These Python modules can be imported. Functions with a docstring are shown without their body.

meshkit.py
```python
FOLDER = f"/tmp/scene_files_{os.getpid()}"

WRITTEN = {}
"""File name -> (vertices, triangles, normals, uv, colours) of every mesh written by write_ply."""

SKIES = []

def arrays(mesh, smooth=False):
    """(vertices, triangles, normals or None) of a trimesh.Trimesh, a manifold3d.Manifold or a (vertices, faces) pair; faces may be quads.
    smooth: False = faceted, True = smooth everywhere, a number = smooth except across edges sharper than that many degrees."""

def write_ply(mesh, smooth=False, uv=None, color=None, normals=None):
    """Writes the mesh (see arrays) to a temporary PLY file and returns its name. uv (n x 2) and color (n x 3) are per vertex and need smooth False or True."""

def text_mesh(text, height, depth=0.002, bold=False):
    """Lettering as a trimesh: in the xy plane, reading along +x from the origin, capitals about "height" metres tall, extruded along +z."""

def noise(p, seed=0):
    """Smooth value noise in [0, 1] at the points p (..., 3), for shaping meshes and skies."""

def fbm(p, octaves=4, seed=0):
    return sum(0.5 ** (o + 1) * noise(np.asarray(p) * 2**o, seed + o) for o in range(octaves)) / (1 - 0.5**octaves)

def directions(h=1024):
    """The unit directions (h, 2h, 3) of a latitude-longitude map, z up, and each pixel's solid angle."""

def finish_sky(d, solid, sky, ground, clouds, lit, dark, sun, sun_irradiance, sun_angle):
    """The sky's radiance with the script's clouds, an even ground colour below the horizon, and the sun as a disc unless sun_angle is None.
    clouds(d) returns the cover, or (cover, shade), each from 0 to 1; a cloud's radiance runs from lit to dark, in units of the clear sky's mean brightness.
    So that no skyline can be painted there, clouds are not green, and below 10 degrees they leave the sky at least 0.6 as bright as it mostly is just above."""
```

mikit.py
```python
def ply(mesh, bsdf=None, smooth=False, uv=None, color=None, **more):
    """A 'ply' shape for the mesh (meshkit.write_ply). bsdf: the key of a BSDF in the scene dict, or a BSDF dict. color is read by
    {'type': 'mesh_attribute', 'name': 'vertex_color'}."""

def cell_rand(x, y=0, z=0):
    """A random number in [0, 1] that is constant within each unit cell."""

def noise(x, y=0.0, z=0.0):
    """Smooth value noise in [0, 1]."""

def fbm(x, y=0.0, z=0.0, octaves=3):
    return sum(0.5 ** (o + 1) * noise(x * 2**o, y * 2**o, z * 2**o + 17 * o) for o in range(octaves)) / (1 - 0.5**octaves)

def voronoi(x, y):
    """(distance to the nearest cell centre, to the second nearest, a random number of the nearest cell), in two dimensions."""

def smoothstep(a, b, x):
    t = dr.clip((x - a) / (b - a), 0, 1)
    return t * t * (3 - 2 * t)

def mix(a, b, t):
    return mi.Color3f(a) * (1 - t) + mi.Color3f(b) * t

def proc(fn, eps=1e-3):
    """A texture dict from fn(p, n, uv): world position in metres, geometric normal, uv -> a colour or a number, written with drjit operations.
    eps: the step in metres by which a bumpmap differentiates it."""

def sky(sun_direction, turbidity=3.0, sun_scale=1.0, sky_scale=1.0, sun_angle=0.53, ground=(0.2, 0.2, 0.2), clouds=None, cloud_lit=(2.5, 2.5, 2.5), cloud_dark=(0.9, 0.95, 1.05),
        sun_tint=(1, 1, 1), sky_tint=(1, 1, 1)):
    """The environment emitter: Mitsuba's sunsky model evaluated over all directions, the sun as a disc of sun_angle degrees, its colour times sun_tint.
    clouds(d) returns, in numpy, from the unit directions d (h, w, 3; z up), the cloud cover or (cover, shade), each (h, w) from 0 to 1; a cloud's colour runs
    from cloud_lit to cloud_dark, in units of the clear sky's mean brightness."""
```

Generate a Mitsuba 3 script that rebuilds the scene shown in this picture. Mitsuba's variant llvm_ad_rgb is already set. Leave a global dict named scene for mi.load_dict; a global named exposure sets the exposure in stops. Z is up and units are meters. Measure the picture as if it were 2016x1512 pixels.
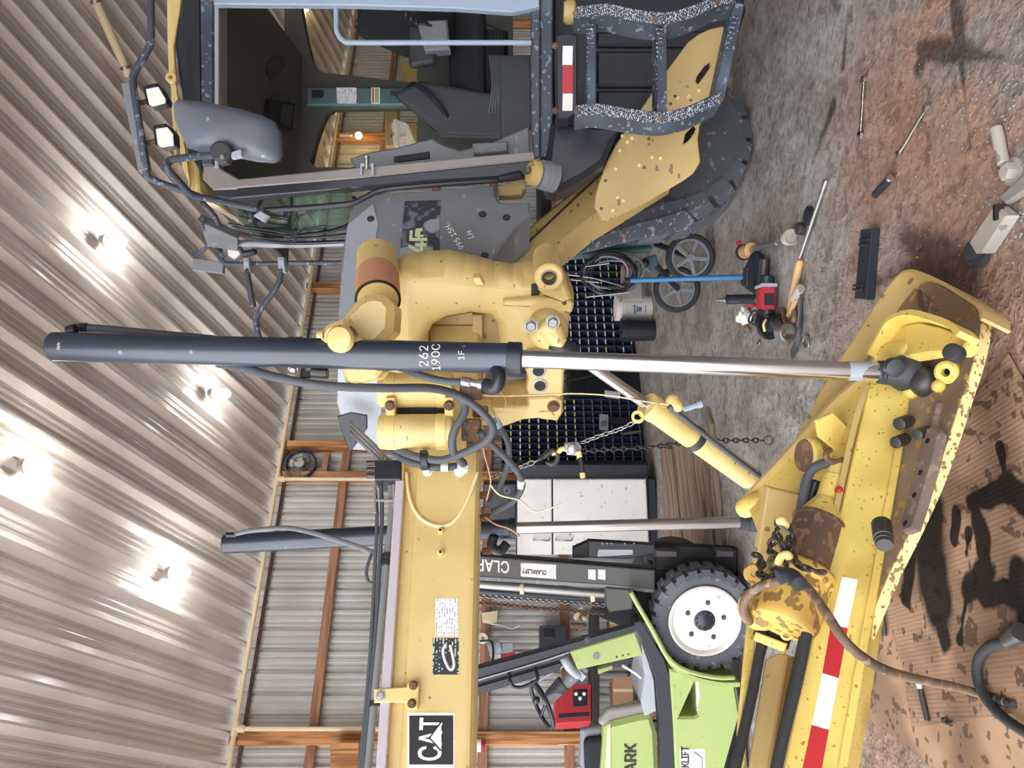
import math, random, sys
import numpy as np, trimesh, drjit as dr, mitsuba as mi, mapbox_earcut
from shapely.geometry import Polygon
import mikit, meshkit
from mikit import noise, fbm, voronoi, smoothstep, mix, cell_rand

# ---------------------------------------------------------------- camera, sky, exposure
F, H = 1570.0, 1.6           # focal length in pixels of the 2016 x 1512 frame, eye height
T = mi.ScalarTransform4f
scene, labels = {}, {}
# the phone was turned on its side: the picture's left is up in the shop
scene['camera'] = {'type': 'perspective', 'fov_axis': 'x', 'fov': 2 * math.degrees(math.atan(1008 / F)), 'near_clip': 0.05, 'far_clip': 200.0,
                   'to_world': T().look_at(origin=[0, 0, H], target=[0, 1, H], up=[1, 0, 0])}
scene['sky'] = mikit.sky([-0.55, -0.45, 0.7], turbidity=4.0, sun_scale=0.0, sky_scale=1.0, sun_angle=None, ground=(0.3, 0.29, 0.27),
                         clouds=lambda d: 0.75 + 0.25 * meshkit.fbm(d * 3, 3), cloud_lit=(2.1, 2.1, 2.15), cloud_dark=(1.2, 1.25, 1.35))
exposure = 4.68
BULB = 4.5

# ---------------------------------------------------------------- helpers
rng = np.random.default_rng(7)
V = lambda *a: np.array(a, float)
unit = lambda v: np.asarray(v, float) / np.linalg.norm(v)
UP = V(0, 0, 1)


def W(x, y, D):
    """The point at depth D (metres along the line of sight) that the photograph shows at pixel x, y."""
    return V((756 - y) / F * D, D, H + (1008 - x) / F * D)


def onp(x, y, p, n):
    d = V((756 - y) / F, 1, (1008 - x) / F)
    o = V(0, 0, H)
    return o + d * (np.dot(np.asarray(p) - o, n) / np.dot(d, n))


def floor(x, y, z=0.0):
    return onp(x, y, V(0, 0, z), UP)


FWD, SIDE, MID = unit(V(-.894, -.447, 0)), unit(V(.447, -.894, 0)), V(-.375, 3.75, 0)


def G(a, s, z):
    return MID + a * FWD + s * SIDE + z * UP


def L(x, y, s):
    """Pixel onto the grader's upright lengthwise plane at side offset s."""
    return onp(x, y, G(0, s, 0), SIDE)


WD, WN = unit(V(.853, .522, 0)), unit(V(-.522, .853, 0))
W0 = V(-1.27, 9.8, 0)


def wall(t, z, off=0.0):
    return W0 + t * WD - off * WN + z * UP


def WL(x, y, off=0.0):
    return onp(x, y, W0 - off * WN, WN)


def wt(P):
    return float(np.dot(P - W0, WD))


def lin(h):
    h = h.lstrip('#')
    s = np.array([int(h[i:i + 2], 16) / 255 for i in (0, 2, 4)])
    return [float(v) for v in np.where(s <= .04045, s / 12.92, ((s + .055) / 1.055) ** 2.4)]


def C3(h):
    return mi.Color3f(*lin(h))


def frame(n):
    n = unit(n)
    a = np.cross(n, UP if abs(n[2]) < .9 else V(1, 0, 0))
    a = unit(a)
    return a, np.cross(n, a), n


def rounded(p2, r, res=3):
    g = Polygon(p2)
    g = g.buffer(-r, quad_segs=res).buffer(2 * r, quad_segs=res).buffer(-r, quad_segs=res)
    if g.geom_type != 'Polygon':
        g = max(g.geoms, key=lambda q: q.area)
    return np.array(g.exterior.coords)[:-1]


def _inset(r, b, hole=False):
    r = np.asarray(r)
    A = .5 * np.sum(r[:, 0] * np.roll(r[:, 1], -1) - np.roll(r[:, 0], -1) * r[:, 1])
    e = np.roll(r, -1, 0) - r
    e /= np.linalg.norm(e, axis=1, keepdims=True) + 1e-12
    n = np.stack([-e[:, 1], e[:, 0]], 1) * np.sign(A) * (-1 if hole else 1)
    m = n + np.roll(n, 1, 0)
    m /= np.maximum((m * n).sum(1, keepdims=True), .35)
    return r + m * b


def prism(P, away, bevel=0.0, holes=(), rc=0.0):
    """A plate: the polygon P (3-D, flat) is its visible face; it goes back along "away" by that vector's length."""
    P = np.asarray(P, float)
    c, n = P.mean(0), np.zeros(3)
    for i in range(len(P)):
        n += np.cross(P[i] - c, P[(i + 1) % len(P)] - c)
    n = unit(n)
    if np.dot(n, away) < 0:
        n = -n
    t = float(np.dot(n, away))
    a, b, _ = frame(n)
    two = lambda Q: np.stack([(np.asarray(Q) - c) @ a, (np.asarray(Q) - c) @ b], 1)
    R = [two(P)] + [two(h) for h in holes]
    if rc:
        R[0] = rounded(R[0], rc)
    return loft2(R, t, bevel, lambda r, z: c + r[:, :1] * a + r[:, 1:] * b + z * n)


def loft2(R, t, bevel, place):
    ends = np.cumsum([len(r) for r in R])
    if bevel:
        ins = [_inset(r, bevel, k > 0) for k, r in enumerate(R)]
        layers = [(ins, 0), (R, bevel), (R, t - bevel), (ins, t)]
    else:
        layers = [(R, 0), (R, t)]
    cap = mapbox_earcut.triangulate_float64(np.vstack(layers[0][0]), ends.astype(np.uint32)).reshape(-1, 3).astype(int)
    n = int(ends[-1])
    v = [place(np.vstack(rs), z) for rs, z in layers]
    f = [cap, cap[:, ::-1] + n * (len(layers) - 1)]
    for k in range(len(layers) - 1):
        s = 0
        for r in R:
            i = np.arange(len(r)) + s
            j = np.roll(i, -1)
            f += [np.stack([i, j, j + n], 1) + k * n, np.stack([i, j + n, i + n], 1) + k * n]
            # offsets of both rows are applied by "+ k * n"
            s += len(r)
    m = trimesh.Trimesh(np.vstack(v), np.vstack(f), process=False)
    fix(m)
    return m


def fix(m):
    m.fix_normals()
    return m


def join(*ms):
    return trimesh.util.concatenate([m for m in ms if m is not None])


def box(c, x, y, z, bevel=0.004):
    """Box round c from its three full edge vectors (square to each other)."""
    c, x, y, z = (np.asarray(q, float) for q in (c, x, y, z))
    P = [c - z / 2 + i * x / 2 + j * y / 2 for i, j in ((-1, -1), (1, -1), (1, 1), (-1, 1))]
    return prism(P, z, min(bevel, .3 * min(np.linalg.norm(q) for q in (x, y, z))))


def abox(x0, x1, y0, y1, z0, z1, bevel=.004):
    return box(V(x0 + x1, y0 + y1, z0 + z1) / 2, V(x1 - x0, 0, 0), V(0, y1 - y0, 0), V(0, 0, z1 - z0), bevel)


def bar(p, q, w, h, up=UP, bevel=.003):
    """A square bar from p to q; h is measured along "up"."""
    p, q = np.asarray(p, float), np.asarray(q, float)
    d = q - p
    s = unit(np.cross(d, up))
    u = unit(np.cross(s, d))
    return box((p + q) / 2, d, s * w, u * h, bevel)


def rings(P, cs, cap=True, closed=False):
    n, k = cs.shape[:2]
    i, j = np.meshgrid(np.arange(n if closed else n - 1), np.arange(k), indexing='ij')
    i2, j2 = (i + 1) % n, (j + 1) % k
    q = np.stack([i * k + j, i * k + j2, i2 * k + j2, i2 * k + j], -1).reshape(-1, 4)
    f = [q[:, [0, 1, 2]], q[:, [0, 2, 3]]]
    v = [cs.reshape(-1, 3)]
    if cap and not closed:
        m = np.arange(k)
        v.append(np.stack([cs[0].mean(0), cs[-1].mean(0)]))
        f += [np.stack([np.full(k, n * k), (m + 1) % k, m], 1), np.stack([np.full(k, n * k + 1), (n - 1) * k + m, (n - 1) * k + (m + 1) % k], 1)]
    return fix(trimesh.Trimesh(np.vstack(v), np.vstack(f), process=False))


def spline(P, sub=6, closed=False):
    P = np.asarray(P, float)
    if sub < 2 or len(P) < 3:
        return P
    Q = np.vstack([P[-1:], P, P[:2]]) if closed else np.vstack([2 * P[:1] - P[1:2], P, 2 * P[-1:] - P[-2:-1]])
    out = []
    for i in range(len(Q) - 3):
        for t in np.arange(sub) / sub:
            a, b, c, d = Q[i:i + 4]
            out.append(.5 * (2 * b + (c - a) * t + (2 * a - 5 * b + 4 * c - d) * t * t + (3 * b - a - 3 * c + d) * t ** 3))
    if not closed:
        out.append(P[-1])
    return np.array(out)


def tube(P, r, sub=6, sides=12, closed=False, flat=1.0):
    P = spline(P, sub, closed)
    t = (np.roll(P, -1, 0) - np.roll(P, 1, 0)) if closed else np.gradient(P, axis=0)
    t /= np.linalg.norm(t, axis=1, keepdims=True) + 1e-12
    a = frame(t[0])[0]
    r = np.broadcast_to(r, (len(P),)) if np.ndim(r) == 0 else np.interp(np.linspace(0, 1, len(P)), np.linspace(0, 1, len(r)), r)
    cs, th = [], np.arange(sides) * 2 * np.pi / sides
    for k in range(len(P)):
        a = unit(a - t[k] * np.dot(a, t[k]))
        b = np.cross(t[k], a)
        cs.append(P[k] + r[k] * (np.cos(th)[:, None] * a + flat * np.sin(th)[:, None] * b))
    return rings(P, np.array(cs), True, closed)


def lathe(p, axis, prof, sides=28, cap=True):
    """Turned round "axis" from p; prof = [(distance along the axis, radius), ...]."""
    a, b, n = frame(axis)
    th = np.arange(sides) * 2 * np.pi / sides
    cs = np.array([p + n * h + r * (np.cos(th)[:, None] * a + np.sin(th)[:, None] * b) for h, r in prof])
    return rings(None, cs, cap)


def cyl(p, q, r, r2=None, sides=28, bevel=.003):
    p, q = np.asarray(p, float), np.asarray(q, float)
    h = np.linalg.norm(q - p)
    r2 = r if r2 is None else r2
    b = min(bevel, .3 * r, .3 * h)
    return lathe(p, q - p, [(0, r - b), (b, r), (h - b, r2), (h, r2 - b)], sides)


def pipe_ring(p, axis, r0, r1, w, sides=32, b=.003):
    """A ring or bushing: outside radius r1, bore r0, width w along the axis."""
    a, bb, n = frame(axis)
    th = np.arange(sides) * 2 * np.pi / sides
    prof = [(0, r0), (0, r1 - b), (b, r1), (w - b, r1), (w, r1 - b), (w, r0)]
    cs = np.array([p + n * h + r * (np.cos(th)[:, None] * a + np.sin(th)[:, None] * bb) for h, r in prof])
    return rings(None, cs, False, True)


def ball(c, r, sub=2, sc=(1, 1, 1)):
    m = trimesh.creation.icosphere(sub, 1.0)
    m.apply_scale(np.asarray(sc) * r)
    m.apply_translation(c)
    return m


def bolt(p, n, r=.014, h=.012, washer=True):
    """Hexagon bolt head standing on p."""
    n = unit(n)
    m = lathe(p, n, [(0, r), (h * .85, r), (h, r * .8)], 6)
    return join(lathe(p - n * .001, n, [(0, r * 1.35), (.003, r * 1.35)], 18), m) if washer else m


def hull(pts):
    import manifold3d
    return hullm([ball(c, r, 1) for c, r in pts])


def hullm(ms):
    h = trimesh.convex.convex_hull(np.vstack([m.vertices for m in ms]))
    return h


def chain(P, step=.03, r=.004, w=.011):
    """A chain of interlocking links along the points P."""
    P = spline(P, 8)
    d = np.r_[0, np.cumsum(np.linalg.norm(np.diff(P, axis=0), axis=1))]
    n = max(2, int(d[-1] / step))
    Q = np.stack([np.interp(np.linspace(0, d[-1], n + 1), d, P[:, k]) for k in range(3)], 1)
    ms = []
    for k in range(n):
        t = unit(Q[k + 1] - Q[k])
        a, b, _ = frame(t)
        c, hl = (Q[k] + Q[k + 1]) / 2, step * .68
        s = a if k % 2 else b
        ph = np.arange(10) * 2 * np.pi / 10
        ms.append(tube([c + t * (hl * np.cos(q) * (1 if abs(np.cos(q)) > .1 else 1)) + s * w * np.sin(q) for q in ph], r, 1, 5, True))
    return join(*ms)


def text(s, height, p, right, up, depth=.002, bold=True, aspect=1.0):
    """Lettering on a face: starts at p, reads along "right", capitals "height" tall along "up"."""
    m = meshkit.text_mesh(s, height, depth, bold)
    r, u = unit(right), unit(up)
    v = np.array(m.vertices)
    return fix(trimesh.Trimesh(p + v[:, :1] * aspect * r + v[:, 1:2] * u + v[:, 2:] * np.cross(r, u), m.faces, process=False))


# ---------------------------------------------------------------- the scene's entries
taken = {}


def number(key):
    n = taken.get(key, 0)
    taken[key] = n + 1
    return key if n == 0 else f'{key}_{n:03d}'


def thing(name, label, cat, group=None):
    k = number(name)
    labels[k] = {'label': label, 'category': cat, 'kind': 'thing'}
    if group:
        labels[k]['group'] = group
    return k


def struct(name, label):
    labels[name] = {'label': label, 'kind': 'structure'}
    return name


def put(key, mesh, m, smooth=30, **kw):
    scene[key] = mikit.ply(mesh, m, smooth, **kw)
    return key


def part(parent, name, mesh, m, smooth=30, label=None, kind=None):
    c = parent.split('__')
    if len(c) > 2:                                           # never a fourth level
        parent, name = '__'.join(c[:2]), c[2].rstrip('0123456789').rstrip('_') + '_' + name
    k = number(parent + '__' + name)
    put(k, mesh, m, smooth)
    if label or kind:
        labels[k] = {kk: vv for kk, vv in (('label', label), ('kind', kind)) if vv}
    return k


def solo(name, mesh, m, label, cat, group=None, smooth=30, kind=None):
    k = thing(name, label, cat, group)
    put(k, mesh, m, smooth)
    if kind:
        labels[k]['kind'] = kind
    return k


# ---------------------------------------------------------------- materials
def mat(key, color, rough=.5, metal=0.0, spec=.5, clear=0.0, bump=None, scale=.001, **kw):
    base = color if isinstance(color, dict) else {'type': 'rgb', 'value': lin(color)}
    b = {'type': 'principled', 'base_color': base, 'roughness': rough, 'metallic': metal, 'specular': spec, **kw}
    if clear:
        b['clearcoat'] = clear
        b['clearcoat_gloss'] = .9
    if bump is not None:
        b = {'type': 'bumpmap', 'arbitrary': bump, 'scale': scale, 'bsdf': b}
    scene[key] = {'type': 'twosided', 'bsdf': b}
    return key


def worn(base, dirt, chip, chips=.69, dirty=.5, f=1.0, cov=.7):
    """Paint with chips and rubbed-in dirt."""
    b, d, c = C3(base), C3(dirt), C3(chip)

    def fn(p, n, uv):
        g = noise(p.x * 3.1 * f + 7, p.y * 3.1 * f, p.z * 3.1 * f)
        s = fbm(p.x * 26 * f, p.y * 26 * f + 3, p.z * 26 * f, 2)
        k = mix(b, d, smoothstep(.35, 1.0, g) * dirty)
        return mix(k, c, smoothstep(chips, chips + .06, s) * cov)
    return mikit.proc(fn)


mat('m_yellow', worn('#d2bb7c', '#b89c5e', '#6b4d2c', .80, .6, 1.5), .38, spec=.5)
mat('m_yellow_dirty_shaded', worn('#b89e66', '#927a50', '#5a3d28', .74, .7), .5)  # dirty yellow paint, also darkened to paint in the shade under the cab
mat('m_yellow_flat', '#dcc47c', .45)
mat('m_yellow_tape', '#d9b52a', .5)
mat('m_red_dust', '#c08a6a', .6)
mat('m_gray', worn('#777b80', '#5d5e60', '#94979b', .76, .5), .5)
mat('m_gray_light', '#9aa0a8', .45)
mat('m_frame_gray', '#85807c', .5)
mat('m_black', '#22262f', .38)
mat('m_black_scuffed', worn('#3a414d', '#59636f', '#7f8996', .66, .8, 1.8), .5)
mat('m_barrel', worn('#2b3442', '#3f4c5e', '#7a8694', .83, .6), .3, clear=.5)
mat('m_dark', '#101114', .6)
mat('m_rubber', '#2b2d30', .75)
mat('m_hose', '#4a4e54', .6)
mat('m_tyre', worn('#4d5156', '#6a6e73', '#83868a', .7, .8), .8)
mat('m_chrome', '#dcdcde', .17, 1.0)
mat('m_mast', '#4a4a47', .45)
mat('m_lilac', '#b5aeb6', .5)
mat('m_steel', '#9a9a98', .35, .8)
mat('m_dark_steel', '#4c4a4a', .45, .6)
mat('m_rust', worn('#68503f', '#4b392d', '#87664f', .58, .8, 1.5), .85)
mat('m_yellow_pale', '#e3d5a6', .5)
mat('m_copper', '#b48a70', .5, .2)
mat('m_mirror_shell', worn('#5a616c', '#727b88', '#9aa2ac', .82, .6), .4)
mat('m_dusty', worn('#a39c92', '#857d73', '#6a635b', .72, .7), .8)
mat('m_yellow_bar', worn('#dac168', '#bf9f50', '#7a5528', .74, .9, 3.2), .42)
mat('m_white', worn('#d9d7d2', '#b9b2a6', '#8a8379', .74, .6), .5)
mat('m_white_flat', '#e4e2dc', .6)
mat('m_black_flat', '#17181a', .55)
mat('m_red', '#a92c35', .45)
mat('m_red_flat', '#b3282e', .5)
mat('m_pvc', '#d8c7a6', .5)
mat('m_lime', worn('#98a966', '#8b9c5c', '#7c8b54', .8, .4), .4)
mat('m_blue', '#2f6f9e', .4)
mat('m_teal', '#49656a', .45)
mat('m_cardboard_box', '#b08968', .85)
mat('m_fabric', '#1d2025', .9)
mat('m_headliner', '#504f49', .9)
mat('m_plastic', '#34373c', .55)
mat('m_bluegray', '#8fa0b3', .45)
scene['m_glass'] = {'type': 'thindielectric', 'int_ior': 1.5, 'specular_transmittance': {'type': 'rgb', 'value': [.95, .95, .88]}, 'specular_reflectance': {'type': 'rgb', 'value': .3}}
scene['m_green_glass'] = {'type': 'thindielectric', 'int_ior': 1.5, 'specular_transmittance': {'type': 'rgb', 'value': [.5, .78, .68]}}
# ---------------------------------------------------------------- the shop itself
def floor_color(p, n, uv):
    a = fbm(p.x * .9 + 3, p.y * .9, 0, 2)
    b = fbm(p.x * 7, p.y * 3.5, 1, 3)
    c = noise(p.x * 46, p.y * 46, 2)
    k = mix(C3('#96938f'), C3('#817b75'), smoothstep(.3, .7, b))
    # rust-brown zone in the middle distance, grey grit to the front right
    w = fbm(p.x * 2.1, p.y * 2.1, 9, 2) - .5
    near = smoothstep(4.6, 3.0, p.y + w * 1.6)
    k = mix(k, mix(C3('#94705c'), C3('#75675e'), smoothstep(.35, .65, a)), near * .8)
    ax = p.x + w * .3
    grit = smoothstep(.15, .5, ax * .75 - (p.y - 2.62) * .9 - .10)
    k = mix(k, C3('#857d77'), grit * smoothstep(.3, .6, b))
    # black wet tracks
    def track(x0, y0, x1, y1, wd):
        dx, dy = x1 - x0, y1 - y0
        l2 = dx * dx + dy * dy
        t = dr.clip(((p.x - x0) * dx + (p.y - y0) * dy) / l2, 0, 1)
        d = dr.sqrt(dr.square(p.x - x0 - t * dx) + dr.square(p.y - y0 - t * dy)) + w * .1
        return smoothstep(wd, wd * .2, d)
    s = mi.Float(0)
    for q in TRACKS:
        s = dr.maximum(s, track(*q))
    k = mix(k, C3('#2a221e'), s * .75)
    k = mix(k, C3('#2e2723'), smoothstep(.64, .72, fbm(p.x * 17, p.y * 17, 5, 2)) * .3)
    return k * (.8 + .4 * c)


TRACKS = []
for x0, y0, x1, y1, wd in ((1640, 210, 1600, 320, .05), (1810, 95, 2016, 120, .05), (1880, 0, 1910, 290, .035), (1670, 0, 1660, 130, .04), (1640, 0, 1650, 20, .09),
                           (1780, 470, 1900, 560, .13), (1820, 100, 1810, 130, .05), (1720, 560, 1850, 500, .08)):
    a, b = floor(x0, y0), floor(x1, y1)
    TRACKS.append((float(a[0]), float(a[1]), float(b[0]), float(b[1]), wd))
mat('m_floor', mikit.proc(floor_color), .55, spec=.35, bump=mikit.proc(lambda p, n, uv: noise(p.x * 34, p.y * 34) + .6 * smoothstep(.6, .8, noise(p.x * 110, p.y * 110, 3)), eps=.004), scale=.006)
gx, gy = np.meshgrid(np.linspace(-14, 22, 3), np.linspace(-12, 24, 3), indexing='ij')
struct('floor', 'stained brown and grey concrete shop floor')
put('floor', (np.array([[-30, -30, 0], [30, -30, 0], [30, 40, 0], [-30, 40, 0.0]]), np.array([[0, 1, 2], [0, 2, 3]])), 'm_floor', False)

mat('m_ceiling', mikit.proc(lambda p, n, uv: mix(C3('#d3ccc6'), C3('#bdb4ac'), smoothstep(.3, .75, fbm(p.x * 1.3, p.y * 1.3, p.z * 3, 2)))), .3, spec=.8)
mat('m_wall', mikit.proc(lambda p, n, uv: mix(C3('#b4b4b1'), C3('#a2a09b'), smoothstep(.35, .8, fbm(p.x * 1.7, p.y * 1.7, p.z * 1.7, 2)))), .4, spec=.5)


def grain(a, b, ax):
    def fn(p, n, uv):
        u = p.z if ax == 'z' else p.x * WD[0] + p.y * WD[1]
        v = p.x * WD[0] + p.y * WD[1] if ax == 'z' else p.z
        g = fbm(u * 2.5, v * 45, (p.x * WN[0] + p.y * WN[1]) * 30, 2)
        return mix(C3(a), C3(b), smoothstep(.3, .75, g))
    return mikit.proc(fn)


mat('m_timber', grain('#a3745a', '#7c5843', 'u'), .7)
mat('m_post', grain('#c48d5c', '#8a5a35', 'z'), .7)
mat('m_plank', grain('#8d7a68', '#5f4f43', 'u'), .85)

OPEN = -3.4  # edge of the unseen bay, placed to steer the daylight
EAVE, SLOPE = 4.5, math.tan(math.radians(16))


def ribbed(n_rib, pitch, top, foot, h, minor):
    """Cross-section of a sheet: (across, proud) points for one sheet of n_rib ribs."""
    pts = []
    for k in range(n_rib):
        c = (k + .5) * pitch
        if minor:
            for m in minor:
                q = c - pitch / 2 + m * pitch
                pts += [(q - .022, 0), (q - .010, .006), (q + .010, .006), (q + .022, 0)] if m < .5 else []
        pts += [(c - foot / 2, 0), (c - top / 2, h), (c + top / 2, h), (c + foot / 2, 0)]
        if minor:
            for m in minor:
                q = c - pitch / 2 + m * pitch
                pts += [(q - .022, 0), (q - .010, .006), (q + .010, .006), (q + .022, 0)] if m > .5 else []
    pts = [(0, 0)] + pts + [(n_rib * pitch, 0)]
    return np.array(sorted(pts))


def sheet(prof, place, t=.0012):
    lo, hi = np.array([place(a, b, 0) for a, b in prof]), np.array([place(a, b, 1) for a, b in prof])
    n = len(prof)
    i = np.arange(n - 1)
    v = np.vstack([lo, hi])
    f = np.vstack([np.stack([i, i + 1, i + 1 + n], 1), np.stack([i, i + 1 + n, i + n], 1)])
    return trimesh.Trimesh(v, f, process=False)


struct('wall_back', 'ribbed grey sheet-metal wall with timber framing at the back')
wp = ribbed(4, .2286, .020, .048, .036, (.33 - .16, .83))
for k in range(26):
    t0 = -6.4 + k * .9144
    part('wall_back', 'panel', sheet(wp, lambda a, b, e: wall(t0 + a, 0 if e == 0 else EAVE, -b)), 'm_wall', False)
struct('ceiling', 'ribbed sheet-metal roof lining sloping down to the back wall')
cp = ribbed(3, .3048, .022, .15, .058, (.1, .9))
RISE = 9.6
for k in range(26):
    t0 = -6.6 + k * .9144
    part('ceiling', 'panel', sheet(cp, lambda a, b, e: wall(t0 + a, EAVE + .03 + (e * RISE + .0) * SLOPE - b * .97, e * RISE - .12 - b * .27)), 'm_ceiling', False)

# unseen roof slope, front wall, right-hand end: added so daylight enters from the left
for k in range(26):
    t0 = -6.6 + k * .9144
    part('ceiling', 'panel', sheet(cp, lambda a, b, e: wall(t0 + a, EAVE + RISE * SLOPE - e * RISE * SLOPE - b * .97, RISE - .12 + e * RISE + b * .27)), 'm_ceiling', False)
struct('wall_front', 'unseen ribbed sheet-metal front wall with an open bay, added to shape the daylight')
for k in range(26):
    t0 = -6.4 + k * .9144
    if t0 > OPEN:
        part('wall_front', 'panel', sheet(wp, lambda a, b, e: wall(t0 + a, 0 if e == 0 else EAVE, 2 * RISE - .15 - b)), 'm_wall', False)
struct('wall_right', 'unseen ribbed sheet-metal end wall, added to block daylight from the right')
for k in range(21):
    part('wall_right', 'panel', sheet(wp, lambda a, b, e: wall(16.8 - b, 0 if e == 0 else EAVE + RISE * SLOPE - abs(RISE - k * .9144 - a) * SLOPE, k * .9144 + a)), 'm_wall', False)
tp = {575: 3.03, 885: .52, 945: .10, 1465: -2.9}
for t, w in ((3.03, .09), (.52, .09), (.10, .09), (-2.86, .12), (6.1, .09), (9.1, .09), (-5.9, .09)):
    m = box(wall(t, EAVE / 2 + .05, .09), WD * w, WN * .14, UP * (EAVE - .1), .006)
    part('wall_back', 'post', m, 'm_post')
ps = [-5.9, -2.86, .10, .52, 3.03, 6.1, 9.1, 12.1]
for z in (3.67, 2.785, 1.90, 1.015):
    for a, b in zip(ps[:-1], ps[1:]):
        part('wall_back', 'girt', box(wall((a + b) / 2, z, .06), WD * (b - a - .1), WN * .045, UP * .10, .005), 'm_timber')
part('wall_back', 'eave_board', box(wall(3, EAVE - .10, .03), WD * 18, WN * .045, UP * .03, .005), 'm_rust')
part('wall_back', 'sill_board', box(wall(3, .07, .05), WD * 18, WN * .05, UP * .14, .005), 'm_timber')

# cream plastic pipe along the eave with two drops
k = thing('air_line_pipe', 'cream plastic pipe run along the eave of the back wall with drops', 'pipe')
part(k, 'main', cyl(wall(-5.5, EAVE - .06, .2), wall(12, EAVE - .06, .2), .026, sides=14), 'm_pvc')
for t, zb in ((.02, 2.0), (-2.78, 2.2)):
    part(k, 'drop', cyl(wall(t, EAVE - .06, .2), wall(t, zb, .2), .024, sides=14), 'm_pvc')
    part(k, 'tee', join(cyl(wall(t - .07, EAVE - .06, .2), wall(t + .07, EAVE - .06, .2), .037, sides=14), cyl(wall(t, EAVE - .06, .2), wall(t, EAVE - .16, .2), .037, sides=14)), 'm_pvc')


def ceil_at(x, y, drop=0.0):
    """Where the sight line through a pixel meets the ceiling."""
    n = unit(V(WN[0] * SLOPE, WN[1] * SLOPE, 1))
    return onp(x, y, wall(0, EAVE - .02) - n * drop, n)


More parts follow.
